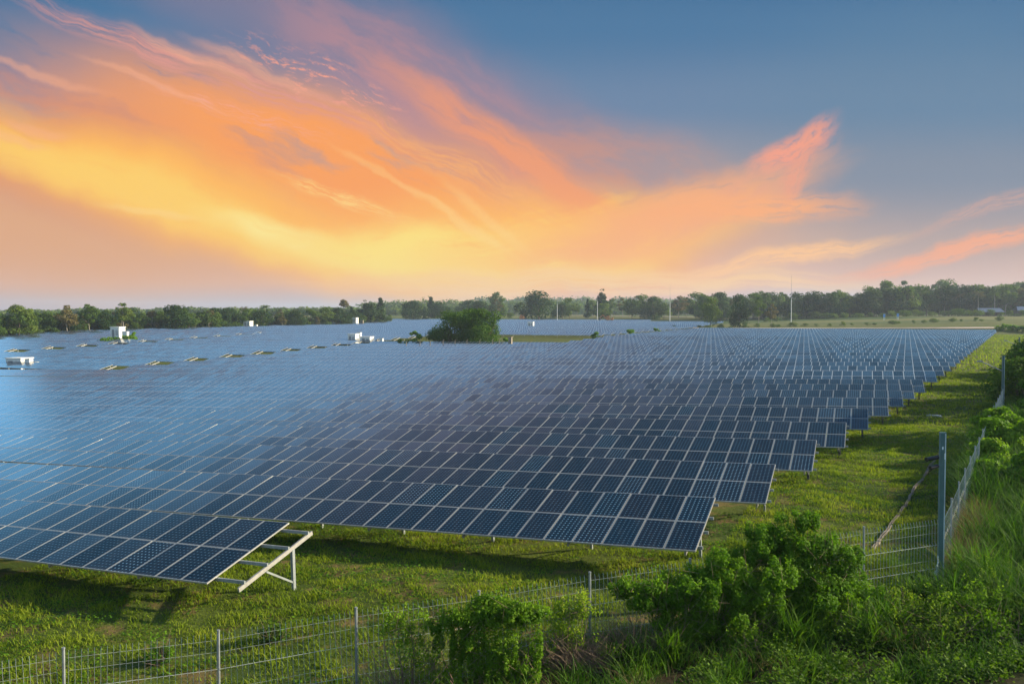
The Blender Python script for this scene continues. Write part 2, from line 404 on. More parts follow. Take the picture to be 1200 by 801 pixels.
def ribbon(name, pts, wid, m, lift=.02, kind='structure'):
    V = []; Fq = []; pts = [Vector((p[0], p[1], 0)) for p in pts]
    dense = []
    for a, b in zip(pts[:-1], pts[1:]):
        n = max(1, int((b - a).length / max(1.5, wid)))
        dense += [a.lerp(b, i / n) for i in range(n)]
    dense.append(pts[-1])
    for i, p in enumerate(dense):
        d = (dense[min(i + 1, len(dense) - 1)] - dense[max(i - 1, 0)]).normalized(); n = Vector((-d.y, d.x, 0)) * wid / 2 * random.uniform(.85, 1.15)
        for q in (p + n, p - n): V.append((q.x, q.y, g1(q.x, q.y) + lift))
    for i in range(len(dense) - 1): Fq.append((2 * i, 2 * i + 1, 2 * i + 3, 2 * i + 2))
    return tag(link(name, npmesh(name, V, Fq, [m])), kind=kind)
ribbon('dirt_track', [(-130, 420), (-60, 350), (-20, 336), (30, 328), (90, 322), (180, 320)], 7, M['asphalt'], .12)
ribbon('road', [(-420, 700), (-250, 640), (-120, 560), (-40, 520), (60, 480), (260, 470)], 9, M['asphalt'], .15)

# ------------------------------------------------------------------ air
hz = MB(); hz.box(-3300, 3300, -400, 4300, -4, 60)
hm, ht, ho = mat('haze'); pv = ht.node('ShaderNodeVolumePrincipled'); pv.inputs['Color'].default_value = (.72, .84, 1., 1)
pv.inputs['Density'].default_value = .0002; pv.inputs['Anisotropy'].default_value = .2
ht.l.new(pv.outputs[0], ho.inputs['Volume'])
tag(hz.build('haze', hm), kind='stuff')

# ------------------------------------------------------------------ solar rows
L, W, TILT = 1.66, .861, R(13.2)
SL = 2 * L; LOW = .78
def module_mesh():
    mb = MB(); a, b = .008, W - .008; c, d = .008, L - .008; lip = .022; t = .038
    out = [(a, c), (b, c), (b, d), (a, d)]; inn = [(a + lip, c + lip), (b - lip, c + lip), (b - lip, d - lip), (a + lip, d - lip)]
    for i in range(4):
        j = (i + 1) % 4
        mb.face([(*out[i], 0), (*out[j], 0), (*inn[j], 0), (*inn[i], 0)], 0)
        mb.face([(*out[i], -t), (*out[j], -t), (*out[j], 0), (*out[i], 0)], 0)
    mb.face([(*p, -.002) for p in inn], 1)
    mb.face([(*p, -.02) for p in reversed(inn)], 2)
    me = mb.mesh('solar_module', [M['alu'], M['glass'], M['back']])
    uvl = me.uv_layers.new(name='UVMap')
    for p in me.polygons:
        for li in p.loop_indices:
            co = me.vertices[me.loops[li].vertex_index].co
            uvl.data[li].uv = (.04 + .92 * (co.x - a - lip) / (b - a - 2 * lip), .018 + .964 * (co.y - c - lip) / (d - c - 2 * lip))
    return me
MODULE = module_mesh()
def sheet_mesh(n):
    """a run of n columns of modules, two up the slope"""
    w_ = n * W; mb = MB()
    mb.face([(-w_, .008, 0), (0, .008, 0), (0, SL - .008, 0), (-w_, SL - .008, 0)], 0)
    mb.face([(-w_, .008, -.038), (-w_, SL, -.038), (0, SL, -.038), (0, .008, -.038)], 2)
    mb.face([(-w_, .008, -.038), (0, .008, -.038), (0, .008, 0), (-w_, .008, 0)], 1)
    mb.face([(-w_, SL - .008, 0), (0, SL - .008, 0), (0, SL, -.038), (-w_, SL, -.038)], 1)
    mb.face([(0, .008, -.038), (0, SL, -.038), (0, SL - .008, 0), (0, .008, 0)], 1)
    mb.face([(-w_, .008, 0), (-w_, SL - .008, 0), (-w_, SL, -.038), (-w_, .008, -.038)], 1)
    me = mb.mesh('solar_module_run', [M['glass'], M['alu'], M['back']]); uvl = me.uv_layers.new(name='UVMap')
    for p in me.polygons:
        for li in p.loop_indices:
            co = me.vertices[me.loops[li].vertex_index].co; uvl.data[li].uv = (100 + co.x / W, max(0.0005, min(1.9995, co.y / L)))
    return me
ct, st = math.cos(TILT), math.sin(TILT)
def sp(x, y, dz=0): return (x, y * ct - dz * st, LOW + y * st + dz * ct)       # slope coordinates -> row space
def rafter_mesh(big=0):
    mb = MB(); mb.bar(sp(0, .12, -.17), sp(0, SL - .16, -.17), .05, .09 + big); return mb.mesh('rafter', M['rafter'])
RAFTER = rafter_mesh(); RAFTER_END = rafter_mesh(.02)
mbp = MB(); yy = 2.32; mbp.bar((0, yy * ct, -.7), (0, yy * ct, LOW + yy * st - .22), .075, .10); POST = mbp.mesh('post', M['galv'])
mbp = MB(); mbp.bar((0, yy * ct, -.7), (0, yy * ct, LOW + yy * st - .22), .10, .10); POSTD = mbp.mesh('post', M['darksteel'])
mbp = MB(); mbp.bar(sp(0, 1.15, -.24), (0, yy * ct - .03, .22), .045, .05); BRACE = mbp.mesh('brace', M['galv'])
PUR_Y = (.34, 1.22, 2.10, 2.98)
def solar_row(x1, x0, y, label, group, detail, ext=.22, dark=True):
    zb = g1(x1, y) if x1 > -50 else g1((x1 + x0) / 2, y + 1)
    r = empty('solar_panel_row', (x1, y, zb), 0, label, 'solar panel row', group)
    if x1 > -50: r.rotation_euler = (0, -math.atan(float(slope(y))), 0)
    n = int((x1 - x0) / W)
    if detail == 2:
        nc = min(n, 50)
        for c in range(nc):
            for k in range(2):
                link('solar_module', MODULE, r, sp(-(c + 1) * W, k * L + .0, 0),
                     (TILT + random.gauss(0, .0022), random.gauss(0, .0015), 0))
        if n > nc: tag(link('solar_module_run', sheet_mesh(n - nc), r, sp(-nc * W, 0), (TILT, 0, 0)), kind='stuff')
    else:
        link('solar_module_run', sheet_mesh(n), r, sp(0, 0), (TILT + random.gauss(0, .002), 0, 0))
    lo = -n * W
    if detail >= 1:
        for py in PUR_Y:
            p = MB(); p.bar(sp(lo, py, -.08), sp(ext, py, -.08), .05, .08)
            p.build('purlin', M['galv'], r)
    e0 = ext - .04 if ext > .5 else -.32
    xs = [e0] + [e0 - 3.3 * i for i in range(1, int(-lo / 3.3) + 1)]
    if detail == 2:
        for i, x in enumerate(xs[:8]):
            link('rafter', RAFTER_END if i == 0 else RAFTER, r, (x, 0, 0)); link('post', POSTD if dark and i == 0 else POST, r, (x, 0, 0))
            link('brace', BRACE, r, (x, 0, 0))
        xs = xs[8:]
    elif detail == 1:
        link('rafter', RAFTER_END, r, (xs[0], 0, 0)); link('post', POSTD, r, (xs[0], 0, 0)); xs = xs[1:]
    if xs:
        m = MB()
        for x in xs[::1 if detail == 2 else 2]:
            m.bar((x, yy * ct, -.7), (x, yy * ct, LOW + yy * st - .22), .09, .09)
            m.bar(sp(x, .12, -.17), sp(x, SL - .1, -.17), .06, .11)
        m.build('rack', M['galv'], r)
    return r
near = [(-14.91, 15.78), (-4.11, 21.93), (-3.03, 28.21), (-1.98, 34.48), (-.96, 40.71), (0., 46.93), (1.08, 53.15), (2.05, 59.1), (2.95, 64.8), (3.9, 70.4)]
rows = list(near); y = 81.2
while y < 305: rows.append((3.9 + (y - 70.4) * .141, y)); y += 8.2
LMAIN = 'blue solar panel row of the main field, %s from the foreground fence'
for i, (x1, y) in enumerate(rows):
    x0 = -1.42 * y - 10
    if y > 85: x0 = max(x0, -101.5)
    if y > 160: x0 = -58
    lab = LMAIN % nth(i + 1)
    if i == 0: lab = 'nearest solar panel row with bare purlins and rafter past its right end'
    if i == 1: lab = 'second solar panel row from the foreground fence, its right end beside the leafy bush'
    solar_row(x1, x0, y, lab, 'solar panel rows of the main field', 2 if i < 10 else (1 if i < 22 else 0), ext=.88 if i == 0 else .12, dark=i >= 3)
y = 89.4; i = 0
while y < 190:
    i += 1
    solar_row(-105.5, -156, y, 'solar panel row beyond the left aisle by the white boxes, %s counted back' % nth(i), 'solar panel rows left of the aisle', 1, ext=.9)
    y += 8.3
y = 114; i = 0
while y < 190:
    i += 1
    solar_row(-161, -224 - (y - 108) * .15, y, 'far left solar panel row next to the tree line, %s counted back' % nth(i), 'far left solar panel rows', 1, ext=.9)
    y += 8.3
y = 198; i = 0
while y < 440:
    i += 1
    solar_row(-108, -224 - (y - 165) * .17, y, 'distant solar panel row behind the white cabins, %s counted back' % nth(i), 'distant solar panel rows on the left', 0)
    y += 8.3
y = 215; i = 0
while y < 420:
    i += 1
    solar_row(-66, -104, y, 'distant solar panel row behind the weedy grass strip, %s counted back' % nth(i), 'distant solar panel rows in the middle', 0)
    y += 8.3

# ------------------------------------------------------------------ foliage generators
def quads(C, N, S, asp=.55):
    """pointed leaves: centres C, normals N, sizes S"""
    n = len(C); a = rng.normal(size=(n, 3)); t = np.cross(N, a); t /= np.linalg.norm(t, axis=1)[:, None] + 1e-9
    b = np.cross(N, t); S = S[:, None]
    V = np.stack([C - t * S, C - b * S * asp + N * S * .12, C + t * S, C + b * S * asp + N * S * .12], 1).reshape(-1, 3)
    return V, np.arange(4 * n).reshape(-1, 4)
def unit(n):
    v = rng.normal(size=(n, 3)); return v / np.linalg.norm(v, axis=1)[:, None]
def leaf_cloud(blobs, n, size, jit=.35, up=.35, shell=.55, asp=.55):
    """blobs: (cx,cy,cz,rx,ry,rz); leaves mostly near each surface"""
    B = np.array(blobs, float); wt = (B[:, 3] * B[:, 4] * B[:, 5]) ** (2 / 3); k = rng.choice(len(B), n, p=wt / wt.sum())
    d = unit(n); rr = shell + (1 - shell) * rng.random(n) ** .6; rr *= 1 + rng.normal(0, .09, n)
    C = B[k, :3] + d * B[k, 3:] * rr[:, None]
    N = d + unit(n) * .9 + np.array([0, 0, up]); N /= np.linalg.norm(N, axis=1)[:, None]
    S = size * (1 + rng.uniform(-jit, jit, n))
    bt = rng.random(len(B))
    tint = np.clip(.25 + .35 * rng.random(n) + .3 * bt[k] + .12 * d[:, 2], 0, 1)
    V, F = quads(C, N, S, asp); return V, F, tint
def cloud_mesh(name, m, *parts):
    V = []; F = []; Tn = []; o = 0
    for v, f, t in parts: V.append(v); F.append(f + o); Tn.append(t); o += len(v)
    return npmesh(name, np.concatenate(V), np.concatenate(F), [m], np.concatenate(Tn))
def ribbons(P, az, H, lean, wd, seg=4, tint=None, droop=1.):
    """grass blades as tapering curved ribbons"""
    n = len(P); t = np.linspace(0, 1, seg + 1)
    dx = np.cos(az)[:, None]; dy = np.sin(az)[:, None]
    out = (lean * H)[:, None] * t[None] ** 1.8; up = H[:, None] * (t[None] - droop * .28 * (lean[:, None]) * t[None] ** 3)
    cx = P[:, 0:1] + dx * out; cyy = P[:, 1:2] + dy * out; cz = P[:, 2:3] + up
    ta = az + rng.uniform(-.9, .9, n) + math.pi / 2
    wx = np.cos(ta)[:, None] * wd[:, None] * (1 - t[None] ** 1.6 * .93) * .5; wy = np.sin(ta)[:, None] * wd[:, None] * (1 - t[None] ** 1.6 * .93) * .5
    Lf = np.stack([cx - wx, cyy - wy, cz], -1); Rt = np.stack([cx + wx, cyy + wy, cz], -1)
    V = np.stack([Lf, Rt], 2).reshape(n, -1, 3)
    base = (np.arange(n) * 2 * (seg + 1))[:, None, None]; s = np.arange(seg)[None, :, None] * 2
    F = (base + s + np.array([0, 1, 3, 2])[None, None]).reshape(-1, 4)
    tn = tint if tint is not None else rng.random(n)
    return V.reshape(-1, 3), F, np.repeat(tn, seg)
def trunk_mesh(name, h, r, m, limbs=5, spread=.35, top=.75, lean=.06):
    mb = MB(); pts = []; x = y_ = 0.
    for i in range(6):
        pts.append((x, y_, h * top * i / 5 - .3 * (i == 0))); x += random.uniform(-lean, lean) * h * .25; y_ += random.uniform(-lean, lean) * h * .25
    for i in range(5): mb.bar(pts[i], pts[i + 1], 2 * r * (1 - i * .15), n=7, w2=2 * r * (1 - (i + 1) * .15))
    for k in range(limbs):
        i = random.randint(2, 5); a = random.uniform(0, 6.28); p = Vector(pts[i]); q = p + Vector((math.cos(a), math.sin(a), random.uniform(.5, 1.2))) * h * spread * random.uniform(.5, .9)
        mid = p.lerp(q, .5) + Vector((0, 0, h * .03))
        mb.bar(p, mid, r * .9, n=5, w2=r * .6); mb.bar(mid, q, r * .6, n=5, w2=r * .25)
    return mb.mesh(name, m)
def crown_blobs(h, w_, lowf, n, small=.3, cone=0.):
    out = []
    for i in range(n):
        t = random.random(); z = h * (lowf + (1 - lowf) * t) ; prof = math.sin(math.pi * (.18 + .78 * t)) * (1 - cone) + (1 - t) * cone
        a = random.uniform(0, 6.28); rr = w_ * .5 * prof * random.uniform(.25, .85)
        s = w_ * random.uniform(small * .6, small) * (.6 + .5 * prof)
        out.append((math.cos(a) * rr, math.sin(a) * rr, min(z, h - s * .6), s, s, s * random.uniform(.55, .85)))
    return out
# unit-ish far trees, 8 m tall
PROTO = {}
def add_proto(kind, variants): PROTO[kind] = variants
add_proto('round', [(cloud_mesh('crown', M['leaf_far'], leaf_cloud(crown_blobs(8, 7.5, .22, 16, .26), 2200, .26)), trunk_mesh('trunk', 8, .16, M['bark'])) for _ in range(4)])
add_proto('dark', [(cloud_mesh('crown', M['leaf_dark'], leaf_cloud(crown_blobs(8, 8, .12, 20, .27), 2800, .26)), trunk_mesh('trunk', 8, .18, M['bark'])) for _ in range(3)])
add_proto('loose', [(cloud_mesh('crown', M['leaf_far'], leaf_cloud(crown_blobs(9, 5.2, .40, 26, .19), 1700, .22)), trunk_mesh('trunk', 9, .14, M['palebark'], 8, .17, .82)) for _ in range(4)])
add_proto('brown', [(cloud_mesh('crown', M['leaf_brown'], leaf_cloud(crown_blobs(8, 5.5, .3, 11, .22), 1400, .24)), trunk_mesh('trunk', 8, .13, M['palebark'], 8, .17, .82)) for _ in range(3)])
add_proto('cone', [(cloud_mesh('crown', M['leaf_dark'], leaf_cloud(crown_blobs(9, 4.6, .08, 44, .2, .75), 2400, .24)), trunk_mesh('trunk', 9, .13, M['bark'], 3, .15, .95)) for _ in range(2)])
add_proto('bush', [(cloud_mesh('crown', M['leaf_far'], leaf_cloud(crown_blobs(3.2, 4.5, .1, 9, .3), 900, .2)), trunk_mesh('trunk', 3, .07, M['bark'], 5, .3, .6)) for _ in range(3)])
def palm():
    n = 26; V = []; F = []; o = 0; tn = []
    for k in range(n):
        a = k * 2.4 + random.uniform(-.2, .2); el = random.uniform(-.5, 1.1); ln = random.uniform(1.6, 2.3)
        for j in range(9):
            t = j / 8; x = ln * t * math.cos(el * (1 - .3 * t)); z = ln * (math.sin(el) * t - .45 * t * t) + 7.6
            wdt = .32 * (1 - abs(t - .4)); p = np.array([x * math.cos(a), x * math.sin(a), z])
            sd_ = np.array([-math.sin(a), math.cos(a), -.25]) * wdt; dv = np.array([math.cos(a), math.sin(a), -.2]) * .12
            for sg in (-1, 1):
                V += [p - dv, p + dv, p + dv * .5 + sd_ * sg + np.array([0, 0, -.2]), p + sd_ * sg * .9 + np.array([0, 0, -.24])]
                F.append([o, o + 1, o + 2, o + 3]); o += 4; tn.append(random.random())
    return npmesh('crown', V, F, [M['leaf_brown'] if random.random() < .5 else M['leaf_far']], tn)
add_proto('palm', [(palm(), trunk_mesh('trunk', 8, .16, M['palebark'], 0, .1, .95, .03)) for _ in range(3)])
KL = {'round': 'bushy green tree', 'dark': 'dense dark green tree', 'loose': 'open crowned tree with a pale trunk', 'brown': 'brownish tree with thin dry foliage',
      'cone': 'pointed dark tree', 'bush': 'low green bush', 'palm': 'slender palm tree'}
def tree(kind, x, y, h, wide=1., label=None, group=None, base=None):
    cr, tr = random.choice(PROTO[kind]); H = {'loose': 9, 'cone': 9, 'bush': 3.2, 'palm': 9.}.get(kind, 8)
    nm = {'palm': 'palm_tree', 'bush': 'bush'}.get(kind, 'tree'); s = h / H * 1.06
    r = empty(nm, (x, y, g1(x, y)), random.uniform(0, 6.28), label or KL[kind] + ' ' + group[1], 'bush' if kind == 'bush' else 'tree', group[0] if group else None)
    r.scale = (s * wide, s * wide, s)
    link('crown', cr, r); link('trunk', tr, r); return r
def at(px, d):
    u = (px - 600) / FPX; d = d * 1.064 if d > 100 else d; return (cy * u - sy) * d, (sy * u + cy) * d
# the wood along the left of the fields
GL = ('trees of the wood on the left', 'in the left wood')
for t in np.linspace(0, 1, 46):
    pxw = -30 + 488 * t; X0, Y0 = at(pxw, float(np.interp(pxw, [-30, 0, 200, 300, 400, 458], [212, 224, 286, 338, 385, 444])))
    x, y_ = X0 + random.uniform(-2, 2), Y0 + random.uniform(-2, 2)
    k = random.choices(['round', 'dark', 'loose', 'brown', 'bush'], [5, 3, 3, 2, 2])[0]
    hh = random.uniform(3.8, 6.6) * (1 + .22 * t); hh = hh * .45 if k == 'bush' else hh
    tree(k, x, y_, hh, random.uniform(.9, 1.3), group=GL)
    for rr in (1, 2):
        k = random.choices(['round', 'dark', 'loose', 'brown', 'cone'], [5, 4, 3, 2, 1])[0]
        tree(k, x - 6.5 * rr + random.uniform(-2, 2), y_ + 3 * rr + random.uniform(-2, 2), random.uniform(4.8, 7.4) * (1 + .3 * t), random.uniform(.9, 1.3), group=GL)
for px, d, hh, k, lb in [(22, 226, 9.0, 'round', 'tall rounded tree at the far left edge of the wood'), (78, 245, 8.8, 'brown', 'tall half bare tree left of the cabin island'),
        (205, 280, 9.2, 'dark', 'tallest dark rounded tree of the left wood'), (145, 264, 9.6, 'loose', 'tall open tree behind the white cabin island'),
        (104, 254, 9.2, 'loose', 'tall open tree between the dry tree and the cabin island'),
        (402, 420, 12.5, 'brown', 'brown topped tree right of the middle of the left wood'), (428, 430, 12.6, 'cone', 'pointed dark tree at the right end of the left wood'),
        (446, 430, 13.6, 'cone', 'tallest pointed dark tree at the right end of the left wood'), (436, 426, 11, 'dark', 'dark tree between two pointed ones')]:
    tree(k, *at(px, d), hh, 1.15, lb, ('trees of the wood on the left', ''))
tree('palm', *at(286, 372), 10, 1., 'palm rising above the left wood behind the cabin', GL); tree('palm', *at(311, 380), 11, 1., 'palm standing clear above the left wood', GL)
# middle distance trees
GM = ('trees beyond the fields in the middle', 'beyond the middle fields')
for px in range(482, 830, 9):
    if 622 < px < 650 and random.random() < .3: continue
    k = random.choices(['round', 'dark', 'loose', 'brown', 'cone', 'bush'], [5, 4, 2, 3, 1, 3])[0]
    d = random.uniform(470, 560); hh = random.uniform(7.5, 12.5) * (.42 if k == 'bush' else 1)
    tree(k, *at(px + random.uniform(-5, 5), d), hh, random.uniform(.9, 1.4), group=GM)
for px, d, hh, k, lb in [(632, 480, 17, 'dark', 'broad dark tree left of the first mast'), (705, 500, 18, 'cone', 'tall pointed tree beside the second mast'),
        (765, 470, 13, 'dark', 'rounded dark tree left of the third mast'), (751, 500, 14, 'round', 'light green tree behind the rounded dark one'),
        (795, 490, 13, 'brown', 'brownish tree just right of the third mast'), (815, 500, 15, 'round', 'green tree between third mast and field edge trees'),
        (583, 560, 17, 'loose', 'airy tree above the right side of the thicket'), (505, 540, 14, 'cone', 'pointed tree left of the thicket')]:
    tree(k, *at(px, d), hh, 1.3, lb, ('trees beyond the fields in the middle', ''))
# three trees right behind the last row
for px, d, hh, k, wd, lb in [(832, 330, 12.2, 'round', .8, 'leftmost of three trees close behind the last solar row'), (866, 328, 13, 'dark', .7, 'dark middle tree of three close behind the last solar row'),
        (889, 326, 12, 'loose', .8, 'rightmost tree of three close behind the last solar row'), (904, 330, 9, 'brown', .8, 'small yellow green tree right of the three field edge trees')]:
    tree(k, *at(px, d), hh, wd, lb, 'field edge trees' and ('field edge trees', ''))
# the wood on the right
GR = ('trees of the wood on the right', 'in the right wood')
for px in range(825, 1290, 9):
    g = max(0., min(1., (px - 1040) / 120))
    for rr in range(2):
        k = random.choices(['round', 'dark', 'loose', 'brown', 'palm'], [4, 5, 2, 2 if px > 1040 else 1, 1.2])[0]
        d = random.uniform(430, 455) + rr * 30; hh = random.uniform(8.5, 14.5) + 4 * g + rr * 1.5
        if k == 'palm': hh = random.uniform(11, 14)
        tree(k, *at(px + random.uniform(-4, 4), d), hh, random.uniform(.9, 1.3), group=GR)
for px in range(900, 1290, 13):
    tree('bush', *at(px + random.uniform(-4, 4), random.uniform(395, 425)), random.uniform(2, 4), random.uniform(1, 1.6), group=('bushes before the right wood', 'before the right wood'))
for px in range(1060, 1290, 11):
    tree('loose' if random.random() < .5 else 'round', *at(px, random.uniform(560, 600)), random.uniform(17, 24), 1.1, group=('tall trees rising behind the right wood', 'behind the right wood'))
for px, d, hh, k, wd, lb in [(1040, 470, 20, 'round', 1.0, 'tallest tree of the right wood with a wide airy crown'), (1032, 440, 15, 'dark', 1.35, 'massive dark tree under the tallest airy crown'),
        (1052, 436, 15, 'dark', 1.3, 'dark dense tree right of the massive one'), (1078, 450, 16.5, 'round', 1.2, 'rounded tree right of the dark dense pair'),
        (1146, 425, 13.5, 'palm', 1.1, 'brown palm left of the blue roofed barn'), (1165, 425, 13.5, 'palm', 1.1, 'palm standing behind the blue roofed barn'), (1019, 452, 16, 'round', .8, 'slim tree left of the massive dark one')]:
    tree(k, *at(px, d), hh, wd, lb, ('trees of the wood on the right', ''))

# far woods that read as one band
def forest(name, spans, n, size):
    """a far wood: leaf clumps heaped over many close crowns"""
    bl = []
    for px in np.arange(*spans[0]):
        d = random.uniform(*spans[1]); x, y_ = at(px, d); h = random.uniform(*spans[2]); z = g1(x, y_)
        bl.append((x, y_, z + h * .45, h * random.uniform(.7, 1.1), h * .8, h * random.uniform(.45, .6)))
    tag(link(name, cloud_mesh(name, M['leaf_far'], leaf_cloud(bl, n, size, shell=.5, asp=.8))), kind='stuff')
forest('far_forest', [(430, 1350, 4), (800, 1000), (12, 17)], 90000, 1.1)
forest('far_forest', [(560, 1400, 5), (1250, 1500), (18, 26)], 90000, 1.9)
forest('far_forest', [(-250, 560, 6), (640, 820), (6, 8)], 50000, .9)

# ------------------------------------------------------------------ thicket, island, bushes between the fields
def bigbush(name, x, y, w_, h, n, size, label, cat='bush', m='leaf_bush', nb=22, group=None):
    r = empty(name, (x, y, g1(x, y)), 0, label, cat, group)
    link('crown', cloud_mesh('crown', M[m], leaf_cloud(crown_blobs(h, w_, .02, nb, .22), n, size, shell=.45)), r)
    mb = MB()
    for k in range(7):
        a = random.uniform(0, 6.28); q = (math.cos(a) * w_ * .3, math.sin(a) * w_ * .3, h * .7)
        mb.bar((math.cos(a) * .1, math.sin(a) * .1, -.2), q, .05 * h / 2 + .02, n=5, w2=.02)
    mb.build('stem', M['bark'], r); return r
x, y_ = at(530, 176); bigbush('thicket', x, y_, 12, 7.8, 9500, .2, 'left half of the big dark green thicket behind the main field', 'thicket', 'leaf_thicket')
x, y_ = at(565, 172); bigbush('thicket', x, y_, 12, 8.2, 9500, .2, 'right half of the big thicket, lit on its right side', 'thicket', 'leaf_thicket')
x, y_ = at(549, 180); bigbush('thicket', x, y_, 10, 8.4, 7500, .2, 'middle part of the big thicket, seen between its halves', 'thicket', 'leaf_thicket')
for px, d, w_, h, lb in [(485, 172, 3.8, 3.6, 'small dark bush left of the big thicket'), (469, 170, 3.6, 1.9, 'low bush by the posts, left of the small dark bush'), (594, 168, 2.4, 2.2, 'small bush beside the concrete post'),
        (697, 205, 3.2, 1.9, 'leftmost weedy bush on the grass strip'), (739, 212, 4.2, 2.4, 'middle weedy bush on the grass strip'), (769, 236, 2.2, 2.8, 'small dark bush at the right tip of the grass strip')]:
    x, y_ = at(px, d); bigbush('bush', x, y_, w_, h, 1500, .16, lb, nb=9, group='bushes between the fields')
x, y_ = at(132, 193); bigbush('bush', x, y_, 5.5, 1.9, 2200, .2, 'left part of the low bush around the white cabin island', nb=12)
x, y_ = at(148, 194); bigbush('bush', x, y_, 6, 2.3, 2400, .2, 'right part of the low bush around the white cabin island', nb=12)
x, y_ = at(157, 196); bigbush('bush', x, y_, 2.6, 3.0, 900, .2, 'taller bush at the right end of the cabin island', nb=8)

# ------------------------------------------------------------------ cabins, boxes
def cabin(px, d, w_, dp, h, label, lift=0., kind='inverter_cabin'):
    x, y_ = at(px, d); r = empty(kind, (x, y_, g1(x, y_) + lift), R(8), label, 'cabin')
    b = MB(); b.box(-w_ / 2, w_ / 2, -dp / 2, dp / 2, -1.5 if lift else -.2, h); b.build('wall', M['white'], r)
    b = MB(); b.box(-w_ / 2 - .12, w_ / 2 + .12, -dp / 2 - .12, dp / 2 + .12, h + .002, h + .14); b.build('roof', M['white'], r)
    dr_ = MB(); dr_.box(-w_ * .32, -w_ * .05, -dp / 2 - .05, -dp / 2 - .004, .1, h * .82); dd = dr_.build('door', M['grey'], r)
    hn = MB(); hn.box(-w_ * .09, -w_ * .07, -dp / 2 - .1, -dp / 2 - .052, h * .4, h * .5); hn.build('handle', M['black'], dd)
    v = MB()
    for k in range(5): v.box(w_ * .1, w_ * .38, -dp / 2 - .04, -dp / 2 - .004, h * (.35 + .09 * k), h * (.40 + .09 * k))
    v.build('vent', M['grey'], r); return r
cabin(22, 128, 3.0, 2.4, 1.9, 'white inverter cabin at the front of the left aisle')
cabin(138, 197, 2.6, 2.2, 3.0, 'white cabin standing in the low bush island', 1.2)
cabin(291, 330, 3.0, 2.6, 2.8, 'small white cabin in front of the left wood, between the fields', .6)
cabin(415, 392, 3.4, 2.8, 3.0, 'pale cabin at the right end of the left wood', 1.2)
cabin(414, 186, 2.0, 2., 2.4, 'left one of two white cabins at the head of the aisle')
cabin(430, 184, 2.4, 2., 1.8, 'right one of two white cabins at the head of the aisle')
cabin(622, 330, 2.4, 2., 2.4, 'tiny white cabin among the solar rows behind the grass strip', .6)
def ebox(px, d, w_, h, label, m='white', group=None):
    x, y_ = at(px, d); r = empty('equipment_box', (x, y_, g1(x, y_)), R(10), label, 'equipment box', group)
    b = MB(); b.box(-w_ / 2, w_ / 2, -.4, .4, .25, h); b.build('housing', M[m], r)
    b = MB(); b.box(-w_ / 2 + .08, w_ / 2 - .08, -.35, .35, -.2, .247); b.build('plinth', M['concrete'], r)
    b = MB(); b.box(-w_ / 2 - .05, w_ / 2 + .05, -.45, .45, h + .002, h + .06); b.build('lid', M['grey'], r)
for px, d, w_, h, lb, m in [(33, 126, .9, 1.9, 'tall white box right of the front cabin', 'white'), (40, 126, .8, 1.4, 'white box second to the right of the front cabin', 'white'), (47, 126, .7, 1.2, 'low pale box third right of the front cabin', 'concrete'),
        (55, 126, .7, 1.2, 'low pale box at the right end of the boxes by the front cabin', 'concrete'), (421, 190, .9, 2.6, 'grey topped box between the two white cabins', 'white'), (440, 184, 1., 1.2, 'low pale box right of the two white cabins', 'concrete'),
        (447, 183, .8, 1.5, 'upright white box last right of the two white cabins', 'white'), (5, 126, 1., 1., 'dark box at the left edge in front of the cabin', 'darksteel'), (147, 195, 1.4, 3.2, 'white box on the cabin island, right of the cabin', 'white'),
        (300, 328, 1.2, 2., 'small box right of the cabin before the left wood', 'white'), (424, 388, 1.6, 3., 'pale box right of the cabin at the end of the wood', 'concrete'), (406, 390, 1.2, 2.6, 'pale box left of the cabin at the end of the wood', 'concrete')]:
    ebox(px, d, w_, h, lb, m)
# posts behind the main field
x, y_ = at(598, 160)
b = MB(); b.box(-.35, .35, -.3, .3, -.3, 2.5); b.box(-.42, .42, -.36, .36, 2.502, 2.62)
tag(b.build('concrete_post', M['concrete'], loc=(x, y_, g1(x, y_))), 'thick concrete post right of the big thicket', 'post')
for i, px in enumerate((476, 492, 504, 519, 533, 547, 562, 577, 585)):
    x, y_ = at(px, 158 + (i % 2)); b = MB(); b.bar((0, 0, -.3), (0, 0, 2.05), .16, n=6); b.bar((0, 0, 2.05), (.25, 0, 2.3), .12, n=5)
    tag(b.build('fence_post', M['concrete'], loc=(x, y_, g1(x, y_))), 'pale fence post before the thicket, %s from the left' % nth(i + 1), 'post', 'pale posts before the thicket')

# ------------------------------------------------------------------ masts, signs, barns, machines
def mast(px, d, h, rod, r0, label):
    x, y_ = at(px, d); r = empty('lightning_mast', (x, y_, g1(x, y_)), 0, label, 'mast', 'lightning masts beyond the fields')
    b = MB(); b.bar((0, 0, -.3), (0, 0, h), r0, n=10, w2=r0 * .7); b.build('pole', M['white'], r)
    b = MB(); b.bar((0, 0, h), (0, 0, h + rod), r0 * .4, n=6, w2=r0 * .2); b.build('rod', M['galv'], r)
    b = MB(); b.box(-.4, .4, -.4, .4, -.3, .3); b.build('foot', M['concrete'], r)
mast(653, 440, 10, 5, .3, 'white mast leftmost of four, right of the broad dark tree'); mast(700, 430, 11.5, 5, .3, 'white mast second from the left beside a pointed tree')
mast(785, 400, 11, 9, .32, 'tall white mast left of the three field edge trees'); mast(927, 335, 11.5, 10, .34, 'tallest white mast right of the field edge trees')
